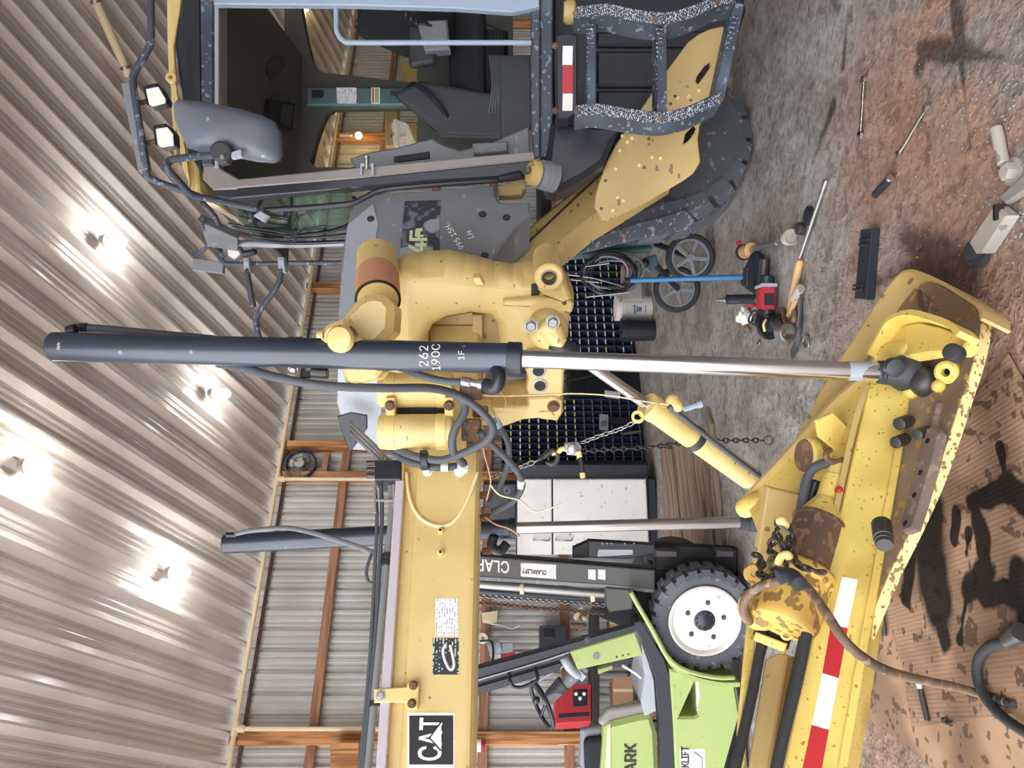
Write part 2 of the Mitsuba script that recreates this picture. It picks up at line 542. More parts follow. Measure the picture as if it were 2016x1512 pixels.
scene['m_bulb_glass'] = {'type': 'twosided', 'bsdf': {'type': 'diffuse', 'reflectance': {'type': 'rgb', 'value': .8}}}
CN = -unit(V(WN[0] * SLOPE, WN[1] * SLOPE, 1))
for (x, y), lb in (((75, 917), 'largest lit bulb, in the ceiling high above the two accumulator cylinders'), ((225, 474), 'lit bulb in a ceiling holder beside the cab mirrors'),
                   ((437, 775), 'lit bulb in a ceiling holder just left of the upright black barrel'), ((352, 1128), 'lit bulb in a ceiling holder nearest to the far black barrel')):
    c = ceil_at(x - 34 if x < 100 else x - 26, y)
    k = thing('ceiling_bulb', lb, 'light bulb', 'bare bulbs in the roof')
    D = -UP
    part(k, 'base_box', lathe(c, D, [(0, .055), (.035, .06), (.045, .055)], 20), 'm_steel')
    part(k, 'socket', lathe(c + D * .04, D, [(0, .028), (.05, .026), (.055, .02)], 16), 'm_white_flat')
    g = lathe(c + D * .09, D, [(0, .02), (.02, .034), (.06, .054), (.10, .056), (.135, .04), (.15, .01)], 16)
    kk = part(k, 'bulb', g, 'm_bulb_glass', True)
    scene[kk]['emitter'] = {'type': 'area', 'radiance': {'type': 'rgb', 'value': [BULB, BULB * .97, BULB * .92]}}

k = thing('roof_pipe', 'tan pipe running down the roof sheets above the cab', 'pipe')
a, b = ceil_at(255, 150, .08), ceil_at(120, -150, .08)
part(k, 'pipe', cyl(a, b, .045, sides=16), 'm_pvc')
for t in (.05, .5):
    part(k, 'hanger', pipe_ring(a + (b - a) * t, b - a, .044, .056, .03, 20), 'm_steel')
# ---------------------------------------------------------------- the motor grader: front frame, saddle, cylinders
g = thing('motor_grader', 'big yellow motor grader with grey cab, ladder and upright black lift cylinders', 'grader')
DP = lambda pts, D: [W(x, y, D) for x, y in pts]             # a face square to the sight line at depth D
WD3 = lambda pts: [W(*q) for q in pts]                       # (x, y, depth) triples
LP = lambda pts, s: [L(x, y, s) for x, y in pts]
TOW = V(0, 1, 0)

prof = [(.10, 1.745), (.14, 1.749), (.163, 1.762), (.17, 1.785), (.17, 2.01), (.166, 2.02), (.152, 2.03), (.152, 2.076), (.188, 2.080), (.188, 2.108)]
prof = prof + [(-s, z) for s, z in prof[::-1]]
part(g, 'front_frame', prism([G(2.9, s, z) for s, z in prof], -FWD * 3.55), 'm_yellow', 20)
part(g, 'top_flange', prism([G(2.9, .196, z) for z in (2.074, 2.112)] + [G(.15, .196, z) for z in (2.112, 2.074)], -SIDE * .02, .004), 'm_lilac', False, 'pale dusty edge of the top flange')
part(g, 'weld_seam', tube([L(x, y, .173) for x, y in ((800, 930), (803, 965), (815, 1003), (838, 1027), (868, 1036), (893, 1026), (912, 1000), (928, 965), (940, 930))], .008, 6, 8), 'm_yellow_pale', True)
for x, y in ((868, 1047), (868, 1090)):
    p = L(x, y, .17)
    k = part(g, 'threaded_boss', cyl(p, p + SIDE * .03, .014, .011, 18), 'm_yellow_flat')
    part(k, 'bore', cyl(p + SIDE * .028, p + SIDE * .0315, .006, sides=12, bevel=.0005), 'm_dark')


def rect_on(x0, y0, x1, y1, s, t=.0015):
    return prism([L(x0, y0, s), L(x0, y1, s), L(x1, y1, s), L(x1, y0, s)], -SIDE * t)


def label_proc(paper, ink, fx, fz, thr=.52):
    """Small print too far away to read: broken lines of ink on paper."""
    def fn(p, n, uv):
        u = (p.x * FWD[0] + p.y * FWD[1]) * fx
        row = p.z * fz
        return mix(C3(paper), C3(ink), dr.select((row - dr.floor(row) < .5) & (noise(u * 6, dr.floor(row) * 7.3) > thr), 1.0, 0.0) * .8)
    return mikit.proc(fn)


mat('m_label_white', label_proc('#e4e2e4', '#8c8c98', 30, 95), .5)
mat('m_label_dark', label_proc('#23262c', '#c9ccd2', 26, 80, .62), .4)
k = part(g, 'frame_label', rect_on(857, 1178, 902, 1252, .1715), 'm_label_white', False, 'white label with lines of small print')
k = part(g, 'frame_label', rect_on(852, 1256, 903, 1328, .1715), 'm_label_dark', False, 'black and white pictorial label')
part(k, 'pictogram', tube([L(x, y, .1735) for x, y in ((878, 1268), (872, 1280), (876, 1300), (886, 1318), (894, 1310), (890, 1285), (886, 1270))], .006, 5, 8), 'm_white_flat', True)
k = part(g, 'badge', rect_on(802, 1403, 895, 1514, .1715), 'm_white_flat', False, 'black and white maker badge')
part(k, 'field', rect_on(806, 1409, 892, 1505, .174), 'm_black_flat', False)
p0 = L(867, 1500, .1745)
part(k, 'lettering', text('CAT', .084, p0, -FWD, UP, .002, True, .655), 'm_white_flat', False)
tri = [L(868, 1478, .1775), L(847, 1453, .1775), L(868, 1422, .1775)]
part(k, 'triangle', prism([tri[0] - UP * .002, tri[1], tri[2] - UP * .002], -SIDE * .001), 'm_white_flat', False)
part(k, 'triangle_edge', join(tube([tri[0], tri[1] + UP * .003, tri[2]], .003, 1, 6)), 'm_black_flat', False)

# clamp bracket that carries the tubes along the top
k = part(g, 'clamp_bracket', prism([L(x, y, .205) for x, y in ((736, 1356), (800, 1352), (803, 1344), (820, 1342), (825, 1350), (822, 1396), (803, 1397), (800, 1382), (736, 1383))], -SIDE * .03, .004), 'm_yellow_flat', False)
for x, y, r in ((814, 1349, .013), (811, 1385, .013)):
    part(k, 'bolt', bolt(L(x, y, .205), SIDE, r, .012), 'm_rust', False)
part(k, 'nut', bolt(L(750, 1369, .205), SIDE, .015, .01), 'm_steel', False)
for r, pts in ((.0155, ((765, 905), (772, 1000), (762, 1100), (744, 1300), (725, 1500), (716, 1590))), (.009, ((748, 930), (752, 1000), (748, 1100), (737, 1270), (715, 1500), (708, 1590))),
               (.008, ((738, 960), (742, 1020), (738, 1120), (728, 1300), (710, 1500), (702, 1590))), (.007, ((732, 1090), (722, 1120), (724, 1142), (738, 1152)))):
    P = [L(x, y, .12) for x, y in pts]
    if r > .015:
        d = [P[0] + (P[1] - P[0]) * 0]
    part(g, 'hydraulic_tube', tube(P, r, 8, 10), 'm_hose' if r < .015 else 'm_gray', True)
for y, x in ((1095, 762), (1108, 760), (1385, 738)):
    part(g, 'tube_clamp', cyl(L(x, y - 6, .12), L(x, y + 6, .12), .022, sides=14), 'm_black')
# valve block and pipes at the head of the frame
k = part(g, 'valve_block', prism([L(x, y, .2) for x, y in ((738, 905), (790, 905), (790, 945), (738, 945))], -SIDE * .16, .006), 'm_black', False)
for y in (912, 925, 937):
    part(k, 'cartridge', cyl(L(740, y, .14), L(722, y, .14), .012, sides=12), 'm_dark_steel')
for dy in (0, 9, 18):
    part(g, 'hard_line', tube([W(692, 832 + dy, 3.75), W(700, 842 + dy, 3.72), W(740, 880 + dy, 3.68), W(762, 905 + dy * .6, 3.65)], .010, 6, 8), 'm_steel', True)
part(g, 'frame_bracket', join(*[bar(L(x, y, .14), L(x2, y2, .14), .012, .012, SIDE) for x, y, x2, y2 in ((738, 948, 738, 1010), (775, 948, 775, 1000), (738, 985, 775, 985), (738, 950, 775, 950))]), 'm_frame_gray', False)

# ------------------------------------------------ saddle (the yoke that straddles the frame)
SN, SP = unit(V(-.5, -.866, 0)), V(.16, 3.65, 0)
S = lambda x, y, off=0.0: onp(x, y, SP + SN * off, SN)
SS = lambda pts, off=0.0: [S(x, y, off) for x, y in pts]
outer = ((770, 600), (772, 545), (785, 530), (830, 524), (876, 521), (915, 529), (945, 536), (973, 544), (1009, 549), (1029, 544), (1056, 540), (1100, 545), (1120, 565), (1133, 592), (1123, 625), (1119, 680), (1113, 724),
         (1111, 775), (1110, 812), (1098, 832), (1060, 828), (1035, 831), (983, 848), (930, 855), (860, 850), (790, 840), (770, 770), (768, 690))
inner = ((838, 672), (850, 648), (878, 634), (925, 626), (966, 629), (979, 643), (985, 690), (1002, 720), (1036, 724), (1038, 782), (1002, 790), (960, 792), (860, 782), (840, 735))
k = part(g, 'saddle', prism(SS(outer), -SN * .24, .055, [SS(inner)], .02), 'm_yellow', 50, 'cast yellow yoke round the front frame')
part(g, 'saddle_inner_plate', prism(SS(((800, 600), (1000, 610), (1000, 700), (1000, 735), (830, 730), (800, 660)), -.28), -SN * .04, .004), 'm_yellow_dirty_shaded', False)
part(g, 'saddle_inner_rib', prism(SS(((930, 620), (950, 620), (950, 720), (930, 720)), -.24), -SN * .03, .004), 'm_yellow_dirty_shaded', False)
# link bar with its row of pin holes
rail = ((990, 592), (1030, 588), (1080, 585), (1118, 588), (1131, 600), (1126, 618), (1100, 612), (1070, 606), (1030, 606), (990, 604))
part(k, 'rail', prism(SS(rail, .03), -SN * .06, .012, (), .006), 'm_yellow', 50)
c = S(1081, 547, .1)
part(k, 'pin_boss', pipe_ring(c, -SN, .034, .062, .26, 40, .008), 'm_yellow', 40)
part(k, 'pin_bore', pipe_ring(c + SN * .004, -SN, .031, .036, .2, 32), 'm_steel', 40)
part(k, 'boss_web', prism(SS(((1056, 545), (1110, 545), (1128, 590), (1110, 600), (1070, 585), (1060, 575)), .05), -SN * .15, .02, (), .008), 'm_yellow', 50)
part(k, 'pocket', prism(SS(((1046, 560), (1060, 557), (1066, 570), (1060, 584), (1046, 583)), .004), -SN * .004), 'm_dark', False)
part(k, 'pin', cyl(S(1111, 596, .03), S(1111, 596, .036), .01, sides=16), 'm_rust')
lb = ((1033, 700), (1037, 690), (1111, 690), (1112, 724), (1109, 778), (1097, 790), (1060, 784), (1040, 780), (1036, 765), (1040, 745), (1034, 730))
part(k, 'link_bar', prism(SS(lb, .03), -SN * .10, .01, (), .008), 'm_yellow', 50)
for x, y in ((1060, 730), (1063, 759)):
    p = S(x, y, .031)
    part(k, 'link_hole', lathe(p, SN, [(0, .036), (.003, .036), (.004, .03)], 24), 'm_steel')
    part(k, 'link_bore', lathe(p + SN * .0035, SN, [(0, .027), (.002, .026)], 24), 'm_dark')
part(k, 'lower_arm', prism(SS(((1038, 783), (1085, 779), (1108, 790), (1110, 812), (1098, 832), (1060, 826), (1030, 829), (985, 845), (965, 800), (1010, 800), (1040, 800)), .05), -SN * .14, .014, (), .006), 'm_yellow', 50)
part(k, 'clevis_pin', bolt(S(1090, 800, .055), SN, .022, .02), 'm_rust', False)
part(k, 'cast_pad', prism(SS(((1060, 812), (1085, 810), (1092, 820), (1078, 827), (1062, 824)), .058), -SN * .01, .003, (), .003), 'm_yellow', 40)
part(k, 'lug', prism(SS(((931, 548), (944, 546), (953, 562), (935, 560)), .06), -SN * .05, .002), 'm_yellow_flat', False)

# pivot tube, lift arm and its collar round the near cylinder
pa, pb = W(742, 497, 3.52), W(744, 590, 3.22)
k = part(g, 'pivot_tube', lathe(pa, pb - pa, [(0, .05), (.012, .075), (.035, .088), (np.linalg.norm(pb - pa), .090)], 40), 'm_yellow', 50)
ax = unit(pb - pa)
part(k, 'dusty_band', lathe(pa + ax * .2, ax, [(0, .0895), (.01, .0915), (np.linalg.norm(pb - pa) - .2, .092)], 40), 'm_red_dust', 50)
part(k, 'end_face', lathe(pb - ax * .002, ax, [(0, .084), (.004, .084)], 36), 'm_yellow')
part(k, 'seal', pipe_ring(pb - ax * .004, ax, .083, .0925, .008, 36), 'm_dark')
arm = ((699, 592), (715, 580), (735, 576), (758, 580), (775, 600), (775, 618), (773, 650), (742, 684), (705, 690), (690, 660), (674, 626))
k = part(g, 'lift_arm', prism(DP(arm, 3.02), TOW * .24, .03, (), .006), 'm_yellow', 40)
cap = ((628, 655), (641, 640), (676, 626), (690, 640), (704, 664), (740, 684), (734, 697), (668, 714), (655, 700), (636, 690))
part(k, 'collar_half', prism(DP(cap, 2.88), TOW * .2, .016, (), .008), 'm_yellow', 40)
part(k, 'cap_boss', lathe(W(672, 668, 2.86), V(.02, -1, .1), [(0, .05), (.015, .05), (.028, .042), (.034, .02)], 28), 'm_yellow', 40)
part(k, 'collar_half', prism(DP(((668, 716), (680, 752), (690, 758), (740, 745), (753, 729), (730, 716)), 2.93), TOW * .2, .012, (), .006), 'm_yellow', 40)
part(k, 'scar', prism(DP(((688, 640), (697, 646), (706, 658), (702, 663), (692, 652)), 2.876), TOW * .004), 'm_rust', False)
part(k, 'bolt', bolt(W(634, 660, 2.88), V(0, -.3, 1), .012, .02), 'm_yellow_flat', False)


# ------------------------------------------------ near lift cylinder
def lettering_round(s, height, p, ax_up, r, depth=.0015, scale=1.0, about=None):
    """Handwriting wrapped round a barrel of radius r; p is on the barrel's axis, the writing faces the front."""
    m = meshkit.text_mesh(s, height, depth, False)
    v = np.array(m.vertices)
    v[:, 0] = (v[:, 0] - v[:, 0].mean()) * scale
    th = v[:, 0] / r
    u = unit(ax_up)
    rt = unit(np.cross(V(0, 1, 0), u))
    fr = np.cross(u, rt) * -1
    fr = fr if fr[1] < 0 else -fr
    q = p + v[:, 1:2] * u + (r + .0005 + v[:, 2:]) * (np.sin(th)[:, None] * rt + np.cos(th)[:, None] * fr)
    return fix(trimesh.Trimesh(q, m.faces, process=False))


c0, c1, c2 = W(103, 682, 3.0), W(1018, 706, 2.87), W(1740, 733, 2.76)
u = unit(c1 - c0)
k = part(g, 'lift_cylinder', lathe(c0, u, [(0, .03), (0, .050), (.006, .0545), (np.linalg.norm(c1 - c0), .0555)], 40), 'm_barrel', 40, 'black near lift cylinder')
part(k, 'gland', lathe(c1 - u * .035, u, [(0, .056), (.002, .060), (.05, .060), (.053, .055), (.055, .036)], 40), 'm_black', 40)
part(k, 'rod', cyl(c1, c2, .0325, sides=48), 'm_chrome', 40)
part(k, 'wrapping', cyl(W(1668, 730, 2.77), W(1728, 732, 2.765), .0338, sides=40), 'm_gray_light', 40)
sx = W(580, 694, 2.95)
part(k, 'strap', pipe_ring(sx - u * .028, u, .05, .0585, .056, 40), 'm_rust', 40)
part(k, 'strap_bolt', bolt(W(577, 728, 2.94), V(-.4, -1, 0), .014, .012), 'm_steel', False)
part(k, 'handwriting', lettering_round('262', .032, c0 + (c1 - c0) * 0.8186, UP, .0555), 'm_white_flat', False, 'white handwritten number')
part(k, 'handwriting', lettering_round('190C', .030, c0 + (c1 - c0) * 0.8426, UP, .0555), 'm_white_flat', False, 'white handwritten number')
part(k, 'handwriting', lettering_round('Nm', .012, c0 + (c1 - c0) * .036, UP, .0545), 'm_white_flat', False, 'white handwritten mark')
part(k, 'handwriting', lettering_round('1F', .022, c0 + (c1 - c0) * 0.8929, UP, .0555), 'm_white_flat', False, 'white handwritten mark')
part(k, 'port_elbow', tube([W(975, 720, 2.86), W(982, 745, 2.83), W(974, 762, 2.84), W(955, 758, 2.86)], .026, 6, 14), 'm_black', True)
part(k, 'port_fitting', lathe(W(953, 757, 2.87), W(905, 750, 2.9) - W(953, 757, 2.87), [(0, .02), (.02, .02), (.022, .014), (.05, .014), (.052, .018), (.085, .018)], 14), 'm_steel', 30)
part(k, 'top_line', tube([W(135, 652, 3.04), W(150, 645, 3.05), W(205, 648, 3.06), W(280, 655, 3.05), W(420, 668, 3.03)], .0165, 6, 10), 'm_hose', True)
part(k, 'top_fitting', join(cyl(W(132, 652, 3.02), W(150, 648, 3.02), .02, sides=12), cyl(W(160, 645, 3.05), W(172, 645, 3.05), .02, sides=6)), 'm_black')
part(k, 'side_fitting', join(cyl(W(596, 738, 2.94), W(612, 738, 2.94), .015, sides=6), cyl(W(612, 734, 2.94), W(646, 736, 2.94), .02, sides=12)), 'm_dark_steel')
# ball joint at its foot
e = unit(c2 - c1)
k2 = part(k, 'rod_eye', lathe(c2 - e * .022, e, [(0, .036), (.006, .041), (.012, .038), (.018, .042), (.024, .038), (.03, .042), (.05, .046), (.075, .062), (.10, .064), (.13, .058), (.14, .03)], 32), 'm_plastic', 40)
part(k, 'eye_cap', lathe(W(1757, 722, 2.71), V(-.2, -1, .1), [(0, .032), (.03, .03), (.035, .018), (.036, .012)], 20), 'm_plastic', 40)
bc = W(1822, 752, 2.70)
part(k, 'ball_stud', ball(bc, .052, 3), 'm_dark_steel', True)

# ------------------------------------------------ far lift cylinder
f0, f1, f2 = W(441, 1071, 4.7), W(1016, 1040, 4.7), W(1458, 1028, 4.7)
u = unit(f1 - f0)
k = part(g, 'lift_cylinder', lathe(f0, u, [(0, .03), (0, .052), (.006, .057), (np.linalg.norm(f1 - f0), .057)], 32), 'm_barrel', 40, 'black far lift cylinder')
part(k, 'gland', lathe(f1 - u * .04, u, [(0, .058), (.002, .062), (.04, .062), (.042, .036)], 32), 'm_black', 40)
part(k, 'rod', cyl(f1, f2, .034, sides=32), 'm_chrome', 40)
e = unit(f2 - f1)
part(k, 'rod_eye', lathe(f2 - e * .01, e, [(0, .036), (.006, .046), (.05, .046), (.056, .055), (.1, .062), (.14, .05), (.15, .02)], 24), 'm_plastic', 40)
part(k, 'top_line', tube([W(462, 1052, 4.66), W(500, 1044, 4.62), (W(570, 1040, 4.58)), W(640, 1056, 4.4), W(700, 1075, 4.1), W(738, 1090, 3.8)], .014, 6, 10), 'm_gray', True)
part(k, 'top_fitting', cyl(W(445, 1052, 4.66), W(466, 1052, 4.66), .018, sides=6), 'm_black')
part(k, 'port_elbow', tube([W(972, 1055, 4.66), W(968, 1078, 4.64), W(985, 1084, 4.64), W(998, 1070, 4.66)], .028, 6, 12), 'm_black', True)

# ------------------------------------------------ accumulators
k0 = part(g, 'tank_bracket', prism([W(x, y, 3.42) for x, y in ((760, 770), (888, 770), (888, 840), (760, 840))], TOW * .03, .004), 'm_dark', False)  # dark sheet painting the shaded gap between the two tanks
for y, D in ((768, 3.36), (850, 3.30)):
    p, q = W(893, y, D), W(745, y, D)
    h = np.linalg.norm(q - p)
    k = part(g, 'accumulator', lathe(p, q - p, [(0, .05), (0, .066), (.008, .0735), (h - .012, .0735), (h - .003, .066), (h, .05)], 40), 'm_yellow', 40)
    for z in (.028, h - .075):
        part(k, 'strap', lathe(p + unit(q - p) * z, q - p, [(0, .0738), (.002, .0755), (.040, .0755), (.042, .0738)], 40), 'm_yellow_flat', 40)
for x in (768, 884):
    kk = part(g, 'strap_ear', prism([W(x2, y2, 3.27) for x2, y2 in ((x - 9, 782), (x + 9, 782), (x + 9, 822), (x - 9, 822))], TOW * .05, .004), 'm_yellow_flat', False)
    part(kk, 'bolt', bolt(W(x, 798, 3.27), -TOW, .016, .014), 'm_rust', False)

# ------------------------------------------------ hoses
HS = [(.0165, ((430, 716, 3.05), (480, 724, 2.98), (540, 742, 2.93), (640, 759, 2.92), (752, 764, 2.98), (842, 764, 3.06), (887, 773, 3.12), (912, 789, 3.15), (914, 812, 3.15), (897, 842, 3.15), (890, 867, 3.16), (894, 892, 3.2), (912, 912, 3.3))),
      (.016, ((890, 772, 3.14), (932, 797, 3.12), (962, 826, 3.12), (970, 846, 3.12), (959, 866, 3.14), (932, 883, 3.18), (899, 897, 3.2), (865, 906, 3.22), (820, 899, 3.24), (786, 886, 3.3), (765, 872, 3.4))),
      (.016, ((766, 884, 3.4), (797, 905, 3.32), (831, 916, 3.28), (865, 920, 3.28), (898, 918, 3.3))),
      (.015, ((945, 850, 3.3), (963, 870, 3.35), (1000, 906, 3.4), (1019, 929, 3.45), (1028, 952, 3.5), (1022, 972, 3.55), (1004, 991, 3.6), (962, 1012, 3.65))),
      (.014, ((975, 830, 3.4), (990, 850, 3.45), (1000, 872, 3.5), (1002, 900, 3.55), (996, 928, 3.6), (983, 957, 3.65), (962, 985, 3.7))),
      (.014, ((780, 722, 3.1), (800, 728, 3.05), (842, 743, 3.0), (880, 751, 2.97), (908, 752, 2.95)))]
for r, pts in HS:
    part(g, 'hose', tube(WD3(pts), r, 8, 12), 'm_hose', True)
part(g, 'hose_clamp', pipe_ring(W(843, 905, 3.25), V(-.1, 0, 1), .03, .042, .03, 20), 'm_black')
for x, y, D in ((841, 928, 3.35), (904, 930, 3.42)):
    part(g, 'clip_bolt', join(bolt(W(x, y, D), -TOW, .016, .02), cyl(W(x, y, D), W(x, y, D + .08), .012, sides=12)), 'm_white', False)
part(g, 'hose_ferrule', lathe(W(894, 918, 3.3), W(925, 925, 3.32) - W(894, 918, 3.3), [(0, .018), (.03, .018), (.032, .022), (.055, .022)], 8), 'm_white', False)
part(g, 'hose_ferrule', lathe(W(868, 920, 3.28), W(884, 920, 3.28) - W(868, 920, 3.28), [(0, .0175), (.03, .0175)], 14), 'm_white', False)
part(g, 'hose_ferrule', lathe(W(975, 828, 3.38), W(984, 842, 3.42) - W(975, 828, 3.38), [(0, .018), (.04, .018)], 10), 'm_bluegray', False)
part(g, 'hose_ferrule', lathe(W(1026, 944, 3.48), W(1026, 964, 3.53) - W(1026, 944, 3.48), [(0, .0175), (.05, .0175)], 14), 'm_white', False)
# rusty valve bodies under the accumulators
for x0, y0, x1, y1, D in ((905, 752, 948, 788, 3.15), (948, 745, 968, 775, 3.2), (908, 826, 946, 868, 3.32), (918, 868, 945, 890, 3.36), (930, 800, 960, 822, 3.4)):
    c = (W(x0, y0, D) + W(x1, y1, D)) / 2
    kk = part(g, 'valve_body', box(c + TOW * .05, V(abs(y1 - y0) / F * D, 0, 0), V(0, .1, 0), V(0, 0, abs(x1 - x0) / F * D), .006), 'm_rust', False)
    if x0 < 930:
        for dx, dy in ((8, 8), (8, y1 - y0 - 8)):
            part(kk, 'bolt', bolt(W(x0 + dx, y0 + dy, D), -TOW, .01, .01), 'm_dark_steel', False)
for r, m, pts in ((.0035, 'm_pvc', ((945, 770, 3.2), (960, 779, 3.2), (1050, 778, 3.3), (1130, 775, 3.35), (1200, 779, 3.4), (1260, 789, 3.4), (1318, 797, 3.4))), (.004, 'm_copper', ((948, 868, 3.3), (955, 900, 3.35), (962, 925, 3.35), (966, 950, 3.4), (958, 985, 3.45))),
                  (.0038, 'm_pvc', ((965, 955, 3.4), (985, 975, 3.42), (1022, 985, 3.45), (1052, 1007, 3.45), (1085, 1000, 3.45), (1108, 990, 3.45))), (.0045, 'm_copper', ((955, 1018, 3.6), (975, 1032, 3.6), (1000, 1040, 3.6), (1020, 1052, 3.6), (1022, 1056, 3.6))),
                  (.002, 'm_copper', ((985, 770, 3.1), (996, 790, 3.1), (990, 810, 3.1), (977, 815, 3.1), (982, 830, 3.1)))):
    part(g, 'wire', tube(WD3(pts), r, 8, 6), m, True)
for x, y, D in ((952, 975, 3.62), (955, 1005, 3.62), (952, 1020, 3.62), (957, 1085, 3.6)):
    part(g, 'frame_fitting', join(cyl(W(x - 8, y, D), W(x + 12, y, D), .016, sides=8), cyl(W(x + 4, y - 7, D), W(x + 4, y + 7, D), .012, sides=12)), 'm_rust', False)

# ------------------------------------------------ shift cylinder (yellow, slanting down to the left)
j = W(1078, 652, 3.32)
k = part(g, 'shift_joint', lathe(j + V(.02, .06, 0), V(-.3, -1, 0), [(0, .085), (.03, .088), (.06, .08), (.085, .058), (.098, .025)], 32), 'm_yellow', 50)
part(k, 'cap', prism(DP(((1055, 648), (1068, 628), (1090, 624), (1108, 640), (1117, 668), (1108, 684), (1085, 680)), 3.25), TOW * .08, .02, (), .01), 'm_yellow', 50)
for x, y in ((1045, 641), (1088, 634)):
    part(k, 'bolt', bolt(W(x, y, 3.24), V(-.3, -1, 0), .022, .024), 'm_steel', False)
r0, r1, r2 = W(1098, 675, 3.32), W(1283, 803, 3.45), W(1488, 950, 3.75)
part(k, 'boot', cyl(r0 - unit(r1 - r0) * .02, r0 + unit(r1 - r0) * .09, .042, .04, 24), 'm_black', 40)
part(k, 'rod', cyl(r0, r1, .025, sides=32), 'm_chrome', 40)
d = unit(r2 - r1)
h = np.linalg.norm(r2 - r1)
kb = part(g, 'shift_cylinder', lathe(r1 - d * .03, d, [(0, .03), (0, .056), (.006, .060), (.05, .060), (.055, .055), (h - .005, .055), (h, .05), (h + .001, .02)], 40), 'm_yellow', 40)
part(kb, 'end_ring', pipe_ring(r2 - d * .05, d, .05, .0575, .02, 32), 'm_steel')
part(kb, 'strap', pipe_ring(r1 + d * .26, d, .05, .0585, .04, 32), 'm_dark_steel')
nrm = unit(np.cross(d, V(0, 1, 0)) * .55 + V(0, -1, 0))
nrm = unit(nrm - d * np.dot(nrm, d))
part(kb, 'feed_line', tube([r1 + d * .02 + nrm * .085, r1 + d * .12 + nrm * .08, r1 + d * .27 + nrm * .072, r1 + d * .4 + nrm * .066, r1 + d * (h - .06) + nrm * .06], .012, 8, 10), 'm_hose', True)
part(kb, 'port', hull([(W(1325, 790, 3.42), .034), (W(1334, 800, 3.40), .026)]), 'm_yellow', True)
part(kb, 'spare_fitting', lathe(W(1346, 806, 3.36), W(1384, 794, 3.36) - W(1346, 806, 3.36), [(0, .012), (.06, .012), (.062, .016), (.08, .016)], 8), 'm_bluegray', False)
part(kb, 'lug', pipe_ring(W(1256, 822, 3.42), V(.3, -1, .2), .016, .028, .02, 20), 'm_yellow_flat')
# ---------------------------------------------------------------- the grader's grey cowl, cab and ladder
CD = 4.1                                                     # depth of the cab's near side
cow = ((672, 500), (684, 440), (690, 415), (703, 385), (715, 381), (760, 380), (975, 363), (976, 385), (984, 396), (1000, 398), (1043, 396), (1044, 420), (1015, 445), (982, 490), (970, 518), (876, 522), (800, 532), (790, 700), (662, 700), (666, 620))
k = part(g, 'cowl', prism(LP(cow, .3), -SIDE * .5, .012), 'm_gray', False, 'grey side cowl with a torn decal')
part(k, 'edge_panel', prism(LP(((684, 442), (735, 400), (745, 440), (735, 500), (722, 530), (712, 700), (664, 700), (667, 610)), .306), -SIDE * .01, .003), 'm_gray_light', False)  # lighter grey paints the skylight on the forward edge of the cowl
fr = [G(.0, s, z) for s, z in ((0, 0),)]
part(k, 'front_panel', prism([W(665, 700, 3.72), W(664, 792, 4.1), W(690, 886, 4.5), W(745, 890, 4.5), W(760, 700, 3.72)], V(.5, .6, 0) * .06, .004), 'm_gray_light', False)
part(k, 'front_gusset', prism([W(664, 820, 4.0), W(690, 812, 4.0), W(722, 818, 4.0), W(722, 845, 4.0), W(690, 890, 4.05), W(672, 850, 4.0)], TOW * .02, .003), 'm_black', False)


def decal_color(p, n, uv):
    a = p.x * FWD[0] + p.y * FWD[1]
    t = fbm(a * 30, p.z * 30, 2, 2)
    e = noise(a * 12 + 5, p.z * 12, 4)
    k = mix(C3('#33373f'), C3('#666c76'), smoothstep(.4, .7, t))
    return mix(k, C3('#8c8f94'), smoothstep(.66, .72, e))


mat('m_decal', mikit.proc(decal_color), .5)
dk = part(k, 'decal', prism(LP(((797, 396), (868, 394), (865, 440), (866, 515), (800, 528), (787, 525), (789, 470)), .3045), -SIDE * .003), 'm_decal', False, 'torn black decal with pale figures')
mat('m_pale', '#c3c79a', .6)
for s_, x, y, h_ in (('4', 838, 503, .085), ('F', 840, 478, .085)):
    part(dk, 'figure', text(s_, h_, L(x, y, .306), -FWD, UP, .0015, True, 1.15), 'm_pale', False)
part(dk, 'figure', prism(LP(((818, 450), (832, 449), (832, 455), (824, 456), (824, 462), (834, 462), (834, 466), (816, 466)), .307), -SIDE * .001), 'm_pale', False)
for s_, h_, p_, q_ in (('995 15H', .030, (916, 488), (882, 436)), ('LH', .030, (934, 468), (926, 448))):
    rt = unit(L(*q_, .3045) - L(*p_, .3045))
    part(k, 'handwriting', text(s_, h_, L(*p_, .3045), rt, np.cross(SIDE, rt), .001, False, .95), 'm_white_flat', False)
for x, y in ((730, 431), (950, 422), (954, 503), (997, 428)):
    part(k, 'bolt', bolt(L(x, y, .305), SIDE, .014, .009), 'm_dark_steel', False)
part(g, 'conduit', tube([W(860, 515, 3.84), W(900, 517, 3.84), W(945, 528, 3.84), W(985, 541, 3.84), W(1020, 548, 3.84)], .013, 6, 8), 'm_black', True)

# rear frame sloping down behind the saddle
part(g, 'rear_frame', prism(LP(((800, 560), (968, 520), (1040, 446), (1120, 380), (1193, 322), (1290, 250), (1330, 330), (1175, 425), (1109, 478), (1060, 520), (1017, 548), (960, 600), (830, 640)), -.02), -SIDE * .25, .02), 'm_yellow_dirty_shaded', 30)
part(g, 'frame_seam', tube(LP(((978, 536), (1060, 458), (1130, 392), (1186, 340)), -.016), .006, 4, 8), 'm_dark_steel', True)

